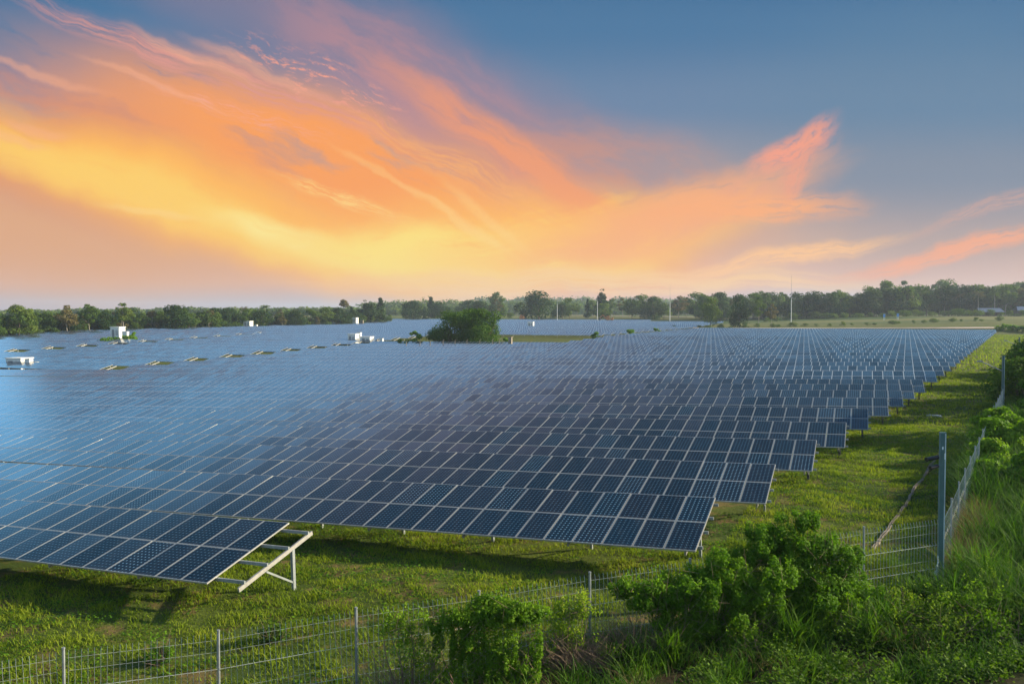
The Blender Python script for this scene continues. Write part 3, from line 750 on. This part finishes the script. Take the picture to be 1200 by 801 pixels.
for px, lb in ((1036, 'blue sign on a yellow green post, left of two in the field'), (1052, 'blue sign right of two in the field beyond the panels')):
    x, y_ = at(px, 372); r = empty('field_sign', (x, y_, g1(x, y_)), YAW, lb, 'sign', 'blue signs in the field')
    b = MB(); b.box(-.5, .5, -.06, .06, 1.4, 2.9); b.build('sign_board', M['blue'], r)
    b = MB(); b.bar((-.3, .1, -.2), (-.3, .1, 2.6), .12); b.bar((.3, .1, -.2), (.3, .1, 2.6), .12); b.build('leg', M['white'], r)
def barn(px, d, w_, dp, h, lb):
    x, y_ = at(px, d); r = empty('barn', (x, y_, g1(x, y_)), R(14), lb, 'barn')
    b = MB(); b.face([(-w_ / 2, -dp / 2, h), (w_ / 2, -dp / 2, h), (w_ / 2 - 1, 0, h + 2), (-w_ / 2 + 1, 0, h + 2)]); b.face([(w_ / 2, dp / 2, h), (-w_ / 2, dp / 2, h), (-w_ / 2 + 1, 0, h + 2), (w_ / 2 - 1, 0, h + 2)])
    b.box(-w_ / 2, w_ / 2, -dp / 2, -dp / 2 + .12, h - .2, h - .02)
    for k in range(int(w_)): b.bar((-w_ / 2 + .5 + k, -dp / 2, h + .03), (-w_ / 2 + .5 + k + (.5 if k < 2 else 0), -.05, h + 2.03), .07)
    b.build('roof', M['roofmetal'], r)
    b = MB(); b.box(-w_ / 2 + .8, w_ / 2 - .8, -dp / 2 + 1.6, dp / 2 - .6, -.2, h - .25); b.build('wall', M['timber'], r)
    for k in range(5):
        b = MB(); b.bar((-w_ / 2 + .4 + k * (w_ - .8) / 4, -dp / 2 + .3, -.2), (-w_ / 2 + .4 + k * (w_ - .8) / 4, -dp / 2 + .3, h - .2), .22); b.build('post', M['bark'], r)
barn(1158, 420, 13, 8, 2.4, 'low barn with a blue grey metal roof before the right wood'); barn(1200, 420, 10, 8, 3.2, 'barn with a pale metal roof at the right edge of the picture')
def digger(px, d, s, rz, lb):
    x, y_ = at(px, d); r = empty('excavator', (x, y_, g1(x, y_)), rz, lb, 'excavator'); r.scale = (s, s, s)
    b = MB()
    for sg in (-1, 1): b.box(-1.8, 1.8, sg * 1.1 - .3, sg * 1.1 + .3, 0, .8); b.bar((-1.7, sg * 1.1, .4), (1.7, sg * 1.1, .4), .75, .75, 8)
    b.build('track', M['darksteel'], r)
    b = MB(); b.box(-1.8, 1.4, -1.2, 1.2, .95, 1.9); b.box(-1.9, -.9, -1.1, 1.1, 1.902, 2.4); b.build('body', M['orange'], r)
    b = MB(); b.box(.0, 1.3, .1, 1.15, 1.902, 3.1); b.box(-.05, 1.35, .05, 1.2, 3.102, 3.2); b.build('cab', M['orange'], r)
    b = MB(); b.bar((1.2, -.4, 1.6), (3.0, -.4, 3.6), .4, .5); b.bar((3.0, -.4, 3.6), (4.6, -.4, 2.2), .35, .4); b.build('arm', M['orange'], r)
    b = MB(); b.box(4.2, 5.0, -.9, .1, 1.3, 2.2); b.bar((4.6, -.4, 2.4), (4.6, -.4, 1.6), .5); b.build('bucket', M['darksteel'], r)
digger(714, 425, 1.15, R(195), 'orange excavator right of the second mast, arm to the left'); digger(612, 470, 1.15, R(100), 'orange brown excavator left of the broad dark tree')

# ------------------------------------------------------------------ fences
BAY = 2.5; FH = 1.62
def bay_mesh(r=.0082, n=25):
    mb = MB(); hs = [.12, .50, .72, 1.1, 1.42]
    for i in range(n):
        x = .05 + i * (BAY - .1) / (n - 1)
        zs = [(0, .06)]
        for h in hs: zs += [(0, h - .05), (.035, h), (0, h + .05)] if h in (.50, 1.1) else [(0, h)]
        zs += [(0, FH), (-.03, FH + .12)]
        for (a, za), (b, zb) in zip(zs[:-1], zs[1:]): mb.bar((x, a, za), (x, b, zb), r, n=3)
    for h in hs:
        mb.bar((.04, 0, h - .02), (BAY - .04, 0, h - .02), r * .5, n=3)
        if h in (.50, 1.1): mb.bar((.04, .035, h), (BAY - .04, .035, h), r * .5, n=3)
    mb.bar((.04, 0, FH), (BAY - .04, 0, FH), r * .5, n=3)
    return mb.mesh('mesh_panel', M['wire'])
BAYM = bay_mesh(); BAYT = bay_mesh(.0032, 21)
mb = MB(); mb.bar((0, 0, -.3), (0, 0, 1.78), .05, .05, 8); mb.bar((0, 0, 1.78), (0, 0, 1.81), .06, .06, 8); FPOST = mb.mesh('post', M['galv'])
def fence(p, dirv, nb, label, start=0, bay=None):
    ang_ = math.atan2(dirv[1], dirv[0]); r = empty('mesh_fence', (p[0], p[1], g1(*p)), 0, label, 'fence')
    z0 = g1(*p)
    for i in range(nb):
        a = (p[0] + dirv[0] * BAY * i, p[1] + dirv[1] * BAY * i); b_ = (a[0] + dirv[0] * BAY, a[1] + dirv[1] * BAY)
        za, zb = g1(*a) - z0, g1(*b_) - z0
        link('mesh_panel', bay or BAYM, r, (a[0] - p[0], a[1] - p[1], za), (0, -math.atan2(zb - za, BAY), ang_))
        if i >= start: link('post', FPOST, r, (a[0] - p[0], a[1] - p[1], za), (0, 0, ang_))
FD = np.array([-.7155, -.6986])
fence((PC[0] - .02, PC[1] + .02), FD, 10, 'galvanised wire mesh fence running along the foreground, overgrown with vines', 1)
RD = np.array([.158, .987]); fence((PC[0] + .05, PC[1] + .12), RD, 44, 'wire mesh fence running away along the right side', 1, BAYT)

# tall camera pole on the corner, and its siblings down the fence line
def pole(x, y_, label, cams=True, arm=False):
    r = empty('camera_pole', (x, y_, g1(x, y_)), YAW - R(8), label, 'pole', 'tall poles along the right fence')
    H = 3.95
    b = MB(); b.box(-.06, .045, -.055, .055, -.4, H); b.build('shaft', M['teal'], r)
    b = MB(); b.box(.047, .075, -.05, .05, -.4, H); b.build('sunlit_side', M['pale'], r)  # sunlit right face of the shaft, its brightness put into the colour
    b = MB(); b.box(-.065, .08, -.06, .06, H + .002, H + .03); b.build('cap', M['teal'], r)
    if cams:
        for z, ln in ((3.34, .30), (3.12, .20)):
            b = MB(); b.bar((-.09, -.02, z), (-.16, -.05, z), .05, n=8); b.bar((-.16, -.05, z + .03), (-.16, -.05, z - .03), .05, n=8)
            br = b.build('bracket', M['black'], r)
            b = MB(); b.bar((-.12, -.06, z + .01), (-.12 - ln, -.14, z - .04), .10, .10, 12); b.bar((-.12 - ln, -.14, z - .04), (-.13 - ln, -.145, z - .043), .12, .12, 12)
            b.build('camera', M['black'], r)
        b = MB(); b.box(-.03, .0, -.085, -.071, 3.55, 3.62); b.box(.03, .055, -.085, -.071, 3.3, 3.45); b.build('plate', M['plastic'], r)
    if arm:
        b = MB(); b.bar((-.07, 0, 2.95), (-1.35, .1, 3.55), .07, .07, 6); b.build('arm', M['galv'], r)
        b = MB(); b.box(-1.6, -1.3, 0, .2, 3.52, 3.62); b.build('lamp_head', M['galv'], r)
    return r
pole(PC[0], PC[1], 'tall teal pole with two black cameras on the fence corner')
def rf(t): return PC[0] + RD[0] * t, PC[1] + RD[1] * t
pole(*rf(41), 'second teal pole down the right fence with a slanted arm', False, True)
pole(*rf(90), 'far teal pole down the right fence at the right edge', False, True)
# a torn plastic bag caught on the corner
V = []; Fq = []
for i in range(9):
    for j in range(6):
        V.append((-.02 - .14 * (1 - i / 8) * j / 5 + random.uniform(-.02, .02), -.09 + random.uniform(-.03, .03), .35 + i * .065 + random.uniform(-.02, .02) - .12 * (j / 5)))
for i in range(8):
    for j in range(5):
        if not (i > 5 and j > 2): q = i * 6 + j; Fq.append((q, q + 1, q + 7, q + 6))
bg = link('plastic_bag', npmesh('plastic_bag', V, Fq, [M['plastic']], smooth=True), loc=(PC[0] - .07, PC[1] - .06, g1(*PC)), rot=(0, 0, YAW))
tag(bg, 'torn white plastic bag caught at the foot of the corner pole', 'plastic bag')
# narrow concrete drain in the grass, and a slab
dp = [(.15, 26.8), (.45, 28.6), (1.08, 32.2), (1.7, 36.4), (2.25, 39.6), (2.95, 44.1), (3.7, 48.5)]
V = []; Fq = []
fine_ = []
for a, b_ in zip(dp[:-1], dp[1:]):
    for k in range(8): fine_.append((a[0] + (b_[0] - a[0]) * k / 8 + random.uniform(-.03, .03), a[1] + (b_[1] - a[1]) * k / 8))
for i, (x, y_) in enumerate(fine_):
    z = g1(x, y_)
    for ox, oz in ((-.045, -.06), (-.04, .015), (-.03, .02), (-.015, .0), (.015, .0), (.03, .02), (.04, .015), (.045, -.06)): V.append((x + ox, y_, z + oz + .07))
for i in range(len(fine_) - 1):
    for k in range(7): q = i * 8 + k; Fq.append((q, q + 1, q + 9, q + 8))
tag(link('concrete_drain', npmesh('concrete_drain', V, Fq, [M['drain']])), 'narrow concrete drain curving through the grass beside the right fence', 'drain')
b = MB(); b.box(-.45, .45, -.35, .35, -.1, .07); b.box(-.3, .3, -.22, .22, .072, .1)
tag(b.build('manhole_slab', M['galv'], loc=(3.9, 61.2, g1(3.9, 61.2))), 'flat grey slab lying on the lawn in the shadow band', 'slab')

# ------------------------------------------------------------------ grass
def rowend(Y):
    ys = [r[1] for r in rows]; xs_ = [r[0] for r in rows]; return np.interp(Y, ys, xs_)
def lawn():
    parts = []
    def patch(n, xr, yr, h0, h1, wd, keep=None):
        X = rng.uniform(*xr, n); Y = rng.uniform(*yr, n)
        if keep is not None: k = keep(X, Y); X, Y = X[k], Y[k]
        cl = np.sin(X * 2.1 + np.sin(Y * 1.7) * 2) * np.sin(Y * 2.6 + np.cos(X * 1.3) * 2) * .5 + .5
        bare = np.sin(X * .83 + np.sin(Y * .7 + 1) * 2.2) * np.sin(Y * 1.05 + np.cos(X * .6) * 2.4); cl2 = np.sin(X * .55 + np.sin(Y * .4) * 2 + 1) * np.sin(Y * .6 + np.cos(X * .5) * 2) * .5 + .5
        k = rng.random(len(X)) < (.25 + .75 * cl) * np.where(bare > .7, .45, 1.); X, Y, cl, cl2 = X[k], Y[k], cl[k], cl2[k]
        H = rng.uniform(h0, h1, len(X)) * (.35 + 1.0 * cl); P = np.stack([X, Y, zg(X, Y) - .01], -1)
        tn = np.clip(.0 + .55 * rng.random(len(X)) + .4 * cl2 + .25 * (cl - .5), 0, 1)
        parts.append(ribbons(P, rng.uniform(0, 6.28, len(X)), H, rng.uniform(.3, 1.1, len(X)), np.full(len(X), wd), 2, tn))
    sF = lambda X, Y: (X - PC[0]) * .6986 - (Y - PC[1]) * .7155
    sR = lambda X, Y: (X - PC[0]) * .987 - (Y - PC[1]) * .158
    inside = lambda X, Y: (sF(X, Y) < 0) & (sR(X, Y) < .2)
    patch(190000, (-23, 2.5), (8, 26), .05, .19, .024, lambda X, Y: inside(X, Y) & (Y > 10 + (X + 20) * .2))
    patch(150000, (-4, 9), (24, 56), .06, .19, .028, lambda X, Y: inside(X, Y) & (X > rowend(Y) - 3))
    patch(45000, (8, 48), (110, 300), .2, .45, .12, lambda X, Y: inside(X, Y) & (X > rowend(Y) - 2))
    patch(70000, (0, 18), (56, 110), .10, .26, .05, lambda X, Y: inside(X, Y) & (X > rowend(Y) - 3))
    V = []; F = []; t = []; o = 0
    for v, f, tn in parts: V.append(v); F.append(f + o); t.append(tn); o += len(v)
    tag(link('grass', npmesh('grass', np.concatenate(V), np.concatenate(F), [M['grass']], np.concatenate(t))), kind='stuff')
lawn()
def undergrowth(n):
    t = rng.uniform(-5, 19, n); s_ = rng.uniform(.2, 5.5, n)
    X = PC[0] + FD[0] * t + .6986 * s_; Y = PC[1] + FD[1] * t - .7155 * s_
    keep = (t < 3.2) | (s_ > 2.2)
    X, Y = X[keep], Y[keep]
    b1 = np.sin(X * 2.3 + np.sin(Y * 1.9) * 1.8) * np.sin(Y * 2.6 + np.cos(X * 2.1) * 1.7); b2 = np.sin(X * 5.3 + Y) * np.sin(Y * 5.9 - X)
    k = b1 + .4 * b2 + rng.normal(0, .12, len(X)) > -.05; X, Y, b1 = X[k], Y[k], b1[k]
    H = np.clip(b1, 0, 1) * .55 + .12; C = np.stack([X, Y, zg(X, Y) + H * rng.random(len(X)) ** .5], -1)
    N = unit(len(X)) * .8 + np.array([0, 0, .9]); N /= np.linalg.norm(N, axis=1)[:, None]
    v, f = quads(C, N, rng.uniform(.025, .05, len(X)), .6)
    tag(link('undergrowth', npmesh('undergrowth', v, f, [M['leaf_under']], np.clip(rng.random(len(X)) * .8, 0, 1))), kind='stuff')
undergrowth(70000)
def lawn_weeds(n):
    X = rng.uniform(-22, 9, n); Y = rng.uniform(9, 55, n)
    cl = np.sin(X * 1.3 + np.sin(Y * 1.1) * 2.5) * np.sin(Y * 1.6 + np.cos(X * .9) * 2.2)
    k = (cl > .15) & ((X - PC[0]) * .6986 - (Y - PC[1]) * .7155 < 0) & ((X - PC[0]) * .987 - (Y - PC[1]) * .158 < .1) & ((Y < 26) | (X > rowend(Y) - 2))
    X, Y = X[k], Y[k]; C = np.stack([X, Y, zg(X, Y) + rng.uniform(.02, .11, len(X))], -1)
    N = unit(len(X)) * .6 + np.array([0, 0, 1.]); N /= np.linalg.norm(N, axis=1)[:, None]
    v, f = quads(C, N, rng.uniform(.02, .045, len(X)), .7)
    tag(link('clover_patches', npmesh('clover_patches', v, f, [M['leaf_bush']], rng.uniform(0, 1, len(X)))), kind='stuff')
lawn_weeds(230000)
def tall_patch(name, pts, n, h, sp_, wd, m, lean=(.25, 1.1), kind='stuff', seg=5):
    """n blades round each (x, y, weight) root"""
    pts = np.array(pts, float); k = rng.choice(len(pts), n, p=pts[:, 2] / pts[:, 2].sum())
    X = pts[k, 0] + rng.normal(0, sp_, n); Y = pts[k, 1] + rng.normal(0, sp_, n)
    H = rng.uniform(h[0], h[1], n) * (.75 + .5 * rng.random(len(pts))[k])
    P = np.stack([X, Y, zg(X, Y) - .03], -1); bt = rng.random(len(pts))
    v, f, t = ribbons(P, rng.uniform(0, 6.28, n), H, rng.uniform(*lean, n), rng.uniform(.6, 1.2, n) * wd, seg, np.clip(.5 * rng.random(n) + .5 * bt[k], 0, 1), 1.3)
    return tag(link(name, npmesh(name, v, f, [M[m]], t)), kind=kind)
def fpt(t, s): return PC[0] + FD[0] * t + .6986 * s, PC[1] + FD[1] * t - .7155 * s      # along the front fence, s metres outside
def rpt(t, s): return PC[0] + RD[0] * t + .987 * s, PC[1] + RD[1] * t - .162 * s
# rough grass outside both fences
pts = [(*fpt(random.uniform(-4, 18), random.uniform(.25, 5)), random.uniform(.4, 1)) for _ in range(200)]
tall_patch('rough_grass', pts, 13000, (.2, .7), .16, .028, 'tall')
pts = [(*fpt(random.uniform(-4, 18), random.uniform(-.3, 3)), 1) for _ in range(60)]
tall_patch('dry_grass', pts, 5000, (.25, .7), .25, .010, 'dry', (.3, 1.4))
pts = [(*rpt(random.uniform(-3, 45), random.uniform(.3, 4.5)), random.uniform(.4, 1)) for _ in range(420)]
tall_patch('tall_bank_grass', pts, 30000, (.6, 1.5), .16, .034, 'tall')
pts = [(*rpt(random.uniform(40, 130), random.uniform(.3, 4)), 1) for _ in range(200)]
tall_patch('tall_bank_grass', pts, 12000, (.6, 1.5), .35, .05, 'tall', seg=3)
pts = [(*rpt(random.uniform(1, 8), random.uniform(.15, .7)), 1) for _ in range(14)]
tall_patch('dry_grass', pts, 2200, (.5, 1.2), .18, .012, 'dry', (.2, 1.0))
pts = [(*rpt(random.uniform(0, 60), random.uniform(-1.3, -.1)), 1) for _ in range(90)]
tall_patch('verge_grass', pts, 9000, (.15, .5), .25, .014, 'tall')
pts = [(*fpt(random.uniform(0, 15), random.uniform(-.5, .1)), 1) for _ in range(60)]
tall_patch('verge_grass', pts, 5000, (.15, .45), .2, .012, 'tall')
# single big tussocks of bright grass
def tussock(t, s, n, h, label):
    x, y_ = fpt(t, s); z = g1(x, y_)
    P = np.stack([rng.normal(0, .16, n), rng.normal(0, .16, n), np.full(n, -.05)], -1)
    v, f, tn = ribbons(P, rng.uniform(0, 6.28, n), rng.uniform(.5, 1., n) * h, rng.uniform(.2, .95, n), rng.uniform(.6, 1.2, n) * .042, 6, rng.uniform(.35, 1, n), 1.4)
    tag(link('grass_tussock', npmesh('grass_tussock', v, f, [M['tall']], tn), loc=(x, y_, z)), label, 'tussock', 'bright grass tussocks before the fence')
TUS = [(6.1, 1.7, 'bright tall grass tussock in front of the brown twigs, at the bottom edge'), (4.6, 2.3, 'tall bright tussock at the bottom edge below the big leafy bush'), (3.9, 2.1, 'long bladed tussock under the right side of the big leafy bush'),
       (9.6, .9, 'short bright tussock at the foot of the middle fence post'), (8.7, 1.1, 'bright tussock at the bottom left of the vine mound'), (1.7, 1.0, 'tussock below the mesh panel beside the corner pole'),
       (-.9, .9, 'leaning tussock right of the corner pole'), (-2.1, 1.8, 'dark green tussock near the right bottom corner'), (5.3, 1.3, 'low tussock under the dark shrub'), (.4, 1.6, 'loose tussock before the corner pole')]
for t, s, lb in TUS: tussock(t, s, 190, random.uniform(.9, 1.3), lb)

# ------------------------------------------------------------------ leafy bushes and vines on the fence
def leafy(name, x, y_, blobs, n, size, label, m='leaf_bush', stems=10, cat='bush', shell=.4):
    z = g1(x, y_); r = empty(name, (x, y_, z), YAW, label, cat)
    big = list(blobs); blobs = [(x0, y0, z0, a * .8, b_ * .8, c * .8) for x0, y0, z0, a, b_, c in big]
    for x0, y0, z0, a, b_, c in big:
        for q in range(9):
            d = unit(1)[0]; f_ = random.uniform(.7, 1.15); sz = random.uniform(.14, .34)
            blobs.append((x0 + d[0] * a * f_, y0 + d[1] * b_ * f_, max(.05, z0 + d[2] * c * f_), a * sz * 1.1, b_ * sz + .08, c * sz + .04))
    tw = MB()
    for k in range(70):
        b = random.choice(big); p = Vector((b[0] + random.uniform(-.6, .6) * b[3], b[1] - random.uniform(.2, 1.) * b[4], max(0, b[2] + random.uniform(-1, .5) * b[5]))); d = Vector((random.gauss(0, .5), random.gauss(0, .3), random.uniform(-.6, 1))).normalized()
        tw.bar(p, p + d * random.uniform(.2, .6), .009, n=3, w2=.004)
    tag(tw.build('twigs', M['twig'], r), kind='stuff')
    pr = []
    for k in range(46):                      # sprays sticking out of the outline
        b = random.choice(blobs); a = random.uniform(0, 6.28); p = np.array((b[0] + b[3] * .7 * math.cos(a), b[1] + b[4] * .7 * math.sin(a), b[2] + b[5] * random.uniform(.4, .8)))
        dv = unit(1)[0] * .5 + np.array([0, 0, .8]); ln = random.uniform(.15, .42); tt = rng.random(14)
        pr.append(p + dv * (tt * ln)[:, None] + rng.normal(0, .03, (14, 3)))
    C = np.concatenate(pr); N = unit(len(C)) + np.array([0, 0, .6]); N /= np.linalg.norm(N, axis=1)[:, None]
    v, f = quads(C, N, np.full(len(C), size))
    link('foliage', cloud_mesh('foliage', M[m], leaf_cloud(blobs, n, size, shell=shell, up=.5), (v, f, rng.uniform(.4, 1, len(C)))), r)
    mb = MB()
    for k in range(stems):
        b = random.choice(blobs); p = Vector((b[0] * .5, b[1] * .5, -.1)); q = Vector((b[0] + random.uniform(-.2, .2), b[1], b[2] + b[5] * .7))
        md = p.lerp(q, .5) + Vector((random.uniform(-.15, .15), random.uniform(-.1, .1), 0)); mb.bar(p, md, .035, n=5, w2=.02); mb.bar(md, q, .02, n=5, w2=.008)
    mb.build('stem', M['twig'], r)
    return r
def bl(*rows_): return [(x, y_, z, a, b, c) for x, y_, z, a, b, c in rows_]
# big bush right of centre
x, y_ = at(935, 18.9)
leafy('bush', x, y_, bl((0, 0, 1.2, .95, .8, .9), (-.2, .1, 2.05, .6, .5, .42), (.45, -.1, 1.8, .55, .5, .45), (-.75, 0, 1.85, .5, .45, .4), (1.05, 0, 1.35, .5, .5, .5), (-1.2, -.1, 1.3, .5, .5, .5), (.25, .2, 2.3, .3, .3, .22), (.2, -.4, .6, .9, .6, .6), (1.4, -.1, .8, .45, .4, .5), (.8, .2, 1.7, .4, .4, .35), (-1.0, -.2, .6, .8, .5, .6), (1.6, 0, .35, .5, .4, .4), (.6, -.5, 1.0, .5, .4, .4)),
      46000, .034, 'biggest leafy green bush, grown over the fence right of centre', 'leaf_bush')
x, y_ = at(838, 18.0)
leafy('bush', x, y_, bl((0, 0, .9, .8, .6, .7), (-.6, .1, 1.3, .45, .4, .4), (.4, 0, 1.45, .5, .45, .4), (.8, .1, .9, .5, .5, .6), (-1.0, 0, 1.05, .45, .35, .4), (.1, .1, 1.75, .3, .3, .28), (-.4, -.2, .5, .7, .4, .4), (1.0, -.1, 1.1, .5, .4, .5), (.6, .1, 1.6, .35, .3, .3), (.5, -.2, .5, .8, .4, .5), (1.3, -.1, 1.5, .4, .4, .4), (-.2, 0, 1.5, .4, .3, .35)), 30000, .033, 'dark shaded shrub touching the left side of the biggest bush', 'leaf_bush')
x, y_ = at(772, 17.5)
leafy('vine', x, y_, bl((-.3, 0, 1.45, .6, .25, .28), (.35, 0, 1.3, .5, .3, .35), (.7, 0, 1.0, .5, .3, .5), (-.75, 0, 1.5, .3, .2, .16), (.1, 0, .9, .4, .2, .4), (1.0, 0, 1.2, .4, .3, .4), (-.2, -.1, 1.2, .4, .25, .3)), 11000, .034, 'leafy creeper along the fence top left of the dark shrub', 'leaf_bush', 6, 'vine')
# the draped mound of vine
x, y_ = at(572, 16.1)
leafy('vine', x, y_, bl((0, 0, 1.6, .85, .4, .26), (-.65, 0, 1.45, .5, .3, .25), (.75, 0, 1.5, .45, .3, .22), (.1, -.1, 1.1, .6, .25, .5), (-.6, -.15, .7, .16, .15, .7), (-.2, -.2, .5, .2, .15, .6), (.4, -.15, .5, .15, .15, .6), (.95, 0, .9, .14, .12, .6), (-1.0, 0, .9, .12, .12, .5), (.75, -.1, .3, .3, .2, .3), (.1, -.2, .5, .3, .15, .5), (.35, 0, 1.65, .5, .35, .2), (-.3, -.25, 1.15, .4, .2, .4)), 20000, .030, 'thick vine draped over the fence in a flat topped mound', 'leaf_vine', 10, 'vine', .35)
x, y_ = at(486, 15.9)
leafy('vine', x, y_, bl((0, 0, 1.0, .35, .1, .6), (.3, 0, .7, .3, .12, .6), (-.35, 0, 1.4, .3, .08, .2)), 1100, .032, 'thin yellowish vine climbing the mesh left of the mound', 'leaf_vine', 5, 'vine', .2)
x, y_ = at(655, 16.8)
leafy('vine', x, y_, bl((0, 0, .8, .5, .15, .6), (.3, 0, 1.3, .5, .1, .2)), 1500, .032, 'sparse creeper on the mesh right of the mound', 'leaf_vine', 8, 'vine', .2)
# low weeds
def weeds(cands, label_fmt, grp):
    for i, (x, y_, s, lb) in enumerate(cands):
        leafy('weed', x, y_, [(random.uniform(-.4, .4) * s, random.uniform(-.4, .4) * s, random.uniform(.1, .35) * s, .4 * s, .4 * s, .28 * s) for _ in range(7)], int(1600 * s), .032, lb, 'leaf_under' if i % 2 else 'leaf_bush', 4, 'weed', .3)
W_ = []
for (px, d, s, lb) in [(1010, 18.9, 1., 'leafy weed under the right edge of the biggest bush'), (1070, 18.6, 1.1, 'leafy weed below the mesh panel near the bottom'), (1130, 18.4, 1.2, 'leafy weed near the bottom right, below the corner pole'),
        (1185, 18.6, 1.3, 'leafy weed in the bottom right corner'), (1010, 17.6, 1.1, 'leafy weed at the bottom edge right of the long tussock'), (1100, 17.4, 1.2, 'leafy weed at the bottom edge under the corner pole'),
        (880, 17.6, 1., 'weed at the bottom edge under the dark shrub'), (600, 16.6, 1., 'weed at the foot of the vine mound'), (710, 17.4, .8, 'weed at the foot of the post right of the vine mound'), (1170, 20.6, 1.2, 'leafy weed on the bank beside the right fence'),
        (180, 17.8, .45, 'small dark weed on the lawn above the left fence post'), (320, 18.6, .4, 'small dark weed on the lawn right of the left fence post'), (1190, 17.4, 1.2, 'weed cut by the bottom right corner')]:
    x, y_ = at(px, d); W_.append((x, y_, s, lb))
weeds(W_, None, None)
# bushes on the bank behind the right fence
for t, s, w_, h, lb in [(12, 1.9, 2.2, 1.7, 'bush on the bank beside the right fence, nearest of the line'), (20, 1.7, 2.4, 1.9, 'bush on the bank beyond the nearest one, before the second pole'), (28, 1.6, 2.6, 2.1, 'bush on the bank just before the second pole'),
        (38, 1.7, 3., 2.7, 'dark bush on the bank just behind the second pole'), (47, 1.6, 3.2, 2.6, 'bush on the bank between second and far pole'), (58, 1.8, 3.4, 2.9, 'bush on the bank shortly before the far pole'), (75, 2, 4, 3., 'bush on the bank behind the far pole'), (95, 2.2, 4.5, 3., 'distant bush at the end of the bank')]:
    x, y_ = rpt(t, s); bigbush('bush', x, y_, w_, h, 5000, .06 + t * .0012, lb, nb=14, group='bushes on the bank')
# trees standing beyond the bank that throw the shade bands on the lawn
for i, (x, y_, h) in enumerate([(15.5, 57, 6.5), (19.5, 70, 7.5), (24, 80, 8), (27, 97, 9), (33, 118, 9)]):
    tree('dark', x, y_, h, 1.1, 'shade tree beyond the bank, %s away from the camera' % nth(i + 1), ('shade trees beyond the bank', ''))
for t, s_, w_, h, lb in [(12.5, .5, 1.8, 1.3, 'low bush leaning on the right fence, nearest the corner pole'), (16, .4, 2.0, 1.6, 'bush burying the right fence, second beyond the corner pole'), (20, .3, 2.4, 2.0, 'bush burying the right fence, third beyond the corner pole'),
        (24.5, .4, 2.6, 2.1, 'bush burying the right fence before its bare stretch'), (44, .9, 4.2, 3.6, 'big dark bush hanging over the fence behind the second pole'), (52, 1.2, 4.6, 4.0, 'tallest bush on the bank beyond the second pole'), (64, 1.6, 5, 4.2, 'wide tall bush on the bank nearing the far pole'), (80, 1.8, 6, 4.4, 'tall bush on the bank at the far pole')]:
    x, y_ = rpt(t, s_); bigbush('bush', x, y_, w_, h, 9000, .045 + t * .0013, lb, m='leaf_bush' if t < 30 else 'leaf_thicket', nb=44, group='bushes over the right fence')
pts = [(*rpt(random.uniform(9, 29), random.uniform(-.25, .9)), 1) for _ in range(90)]
tall_patch('tall_bank_grass', pts, 9000, (.8, 1.7), .16, .032, 'tall')
# brown dead twigs
def twigs(x, y_, n, ln, label):
    z = g1(x, y_); mb = MB()
    for k in range(n):
        a = random.uniform(0, 6.28); p = Vector((random.gauss(0, .35), random.gauss(0, .12), random.uniform(0, .3)))
        d = Vector((math.cos(a) * .8, math.sin(a) * .3, random.uniform(.2, 1.2))).normalized(); q = p + d * ln * random.uniform(.4, 1); md = p.lerp(q, .5) + Vector((random.uniform(-.08, .08), 0, random.uniform(-.03, .08)))
        mb.bar(p, md, .012, n=3, w2=.009); mb.bar(md, q, .009, n=3, w2=.004)
    tag(mb.build('dead_twigs', M['twig'], loc=(x, y_, z), rot=(0, 0, YAW)), label, 'dead branches')
x, y_ = at(672, 16.7); twigs(x, y_, 420, .9, 'tangle of brown dead twigs at the foot of the mesh right of the vine mound')
x, y_ = at(735, 17.2); twigs(x, y_, 300, 1.1, 'dead brown stems on the fence beneath the leafy creeper')
x, y_ = at(870, 17.9); twigs(x, y_, 300, .9, 'dark dead stems under the biggest bush')
x, y_ = at(455, 15.7); twigs(x, y_, 60, 1.5, 'few tall dry stalks beside the middle fence post')
# dark hedge bank at the right end of the last rows
for i, (px, d) in enumerate([(1176, 262), (1188, 258), (1200, 255), (1212, 252)]):
    x, y_ = at(px, d); bigbush('hedge', x, y_, 5, 1.9, 1500, .2, ['dark hedge clump touching the end of the last rows', 'dark hedge clump second from the end of the last rows', 'dark hedge clump at the right picture edge', 'hedge clump cut by the right picture edge'][i], 'hedge', 'leaf_bush', 9)
for i, px in enumerate(range(790, 1180, 14)):
    x, y_ = at(px + random.uniform(-5, 5), random.uniform(318, 326)); r = tree('bush', x, y_, random.uniform(.8, 1.8), random.uniform(1, 2), None, ('bushes on the track verge', 'on the dirt track verge'))

# repeats that share words are told apart by their place along the wood
from collections import defaultdict
def px_of(o):
    x, y_ = o.location.x, o.location.y; return (cy * x + sy * y_) / (cy * y_ - sy * x)
dd = defaultdict(list)
for o in bpy.data.objects:
    if o.parent is None and 'label' in o.keys() and 'category' in o.keys(): dd[o['label']].append(o)
for lb, os_ in dd.items():
    if len(os_) < 2: continue
    os_.sort(key=px_of)
    for i, o in enumerate(os_): o['label'] = lb + ', ' + nth(i + 1) + ' from left'
scene.render.engine = 'CYCLES'
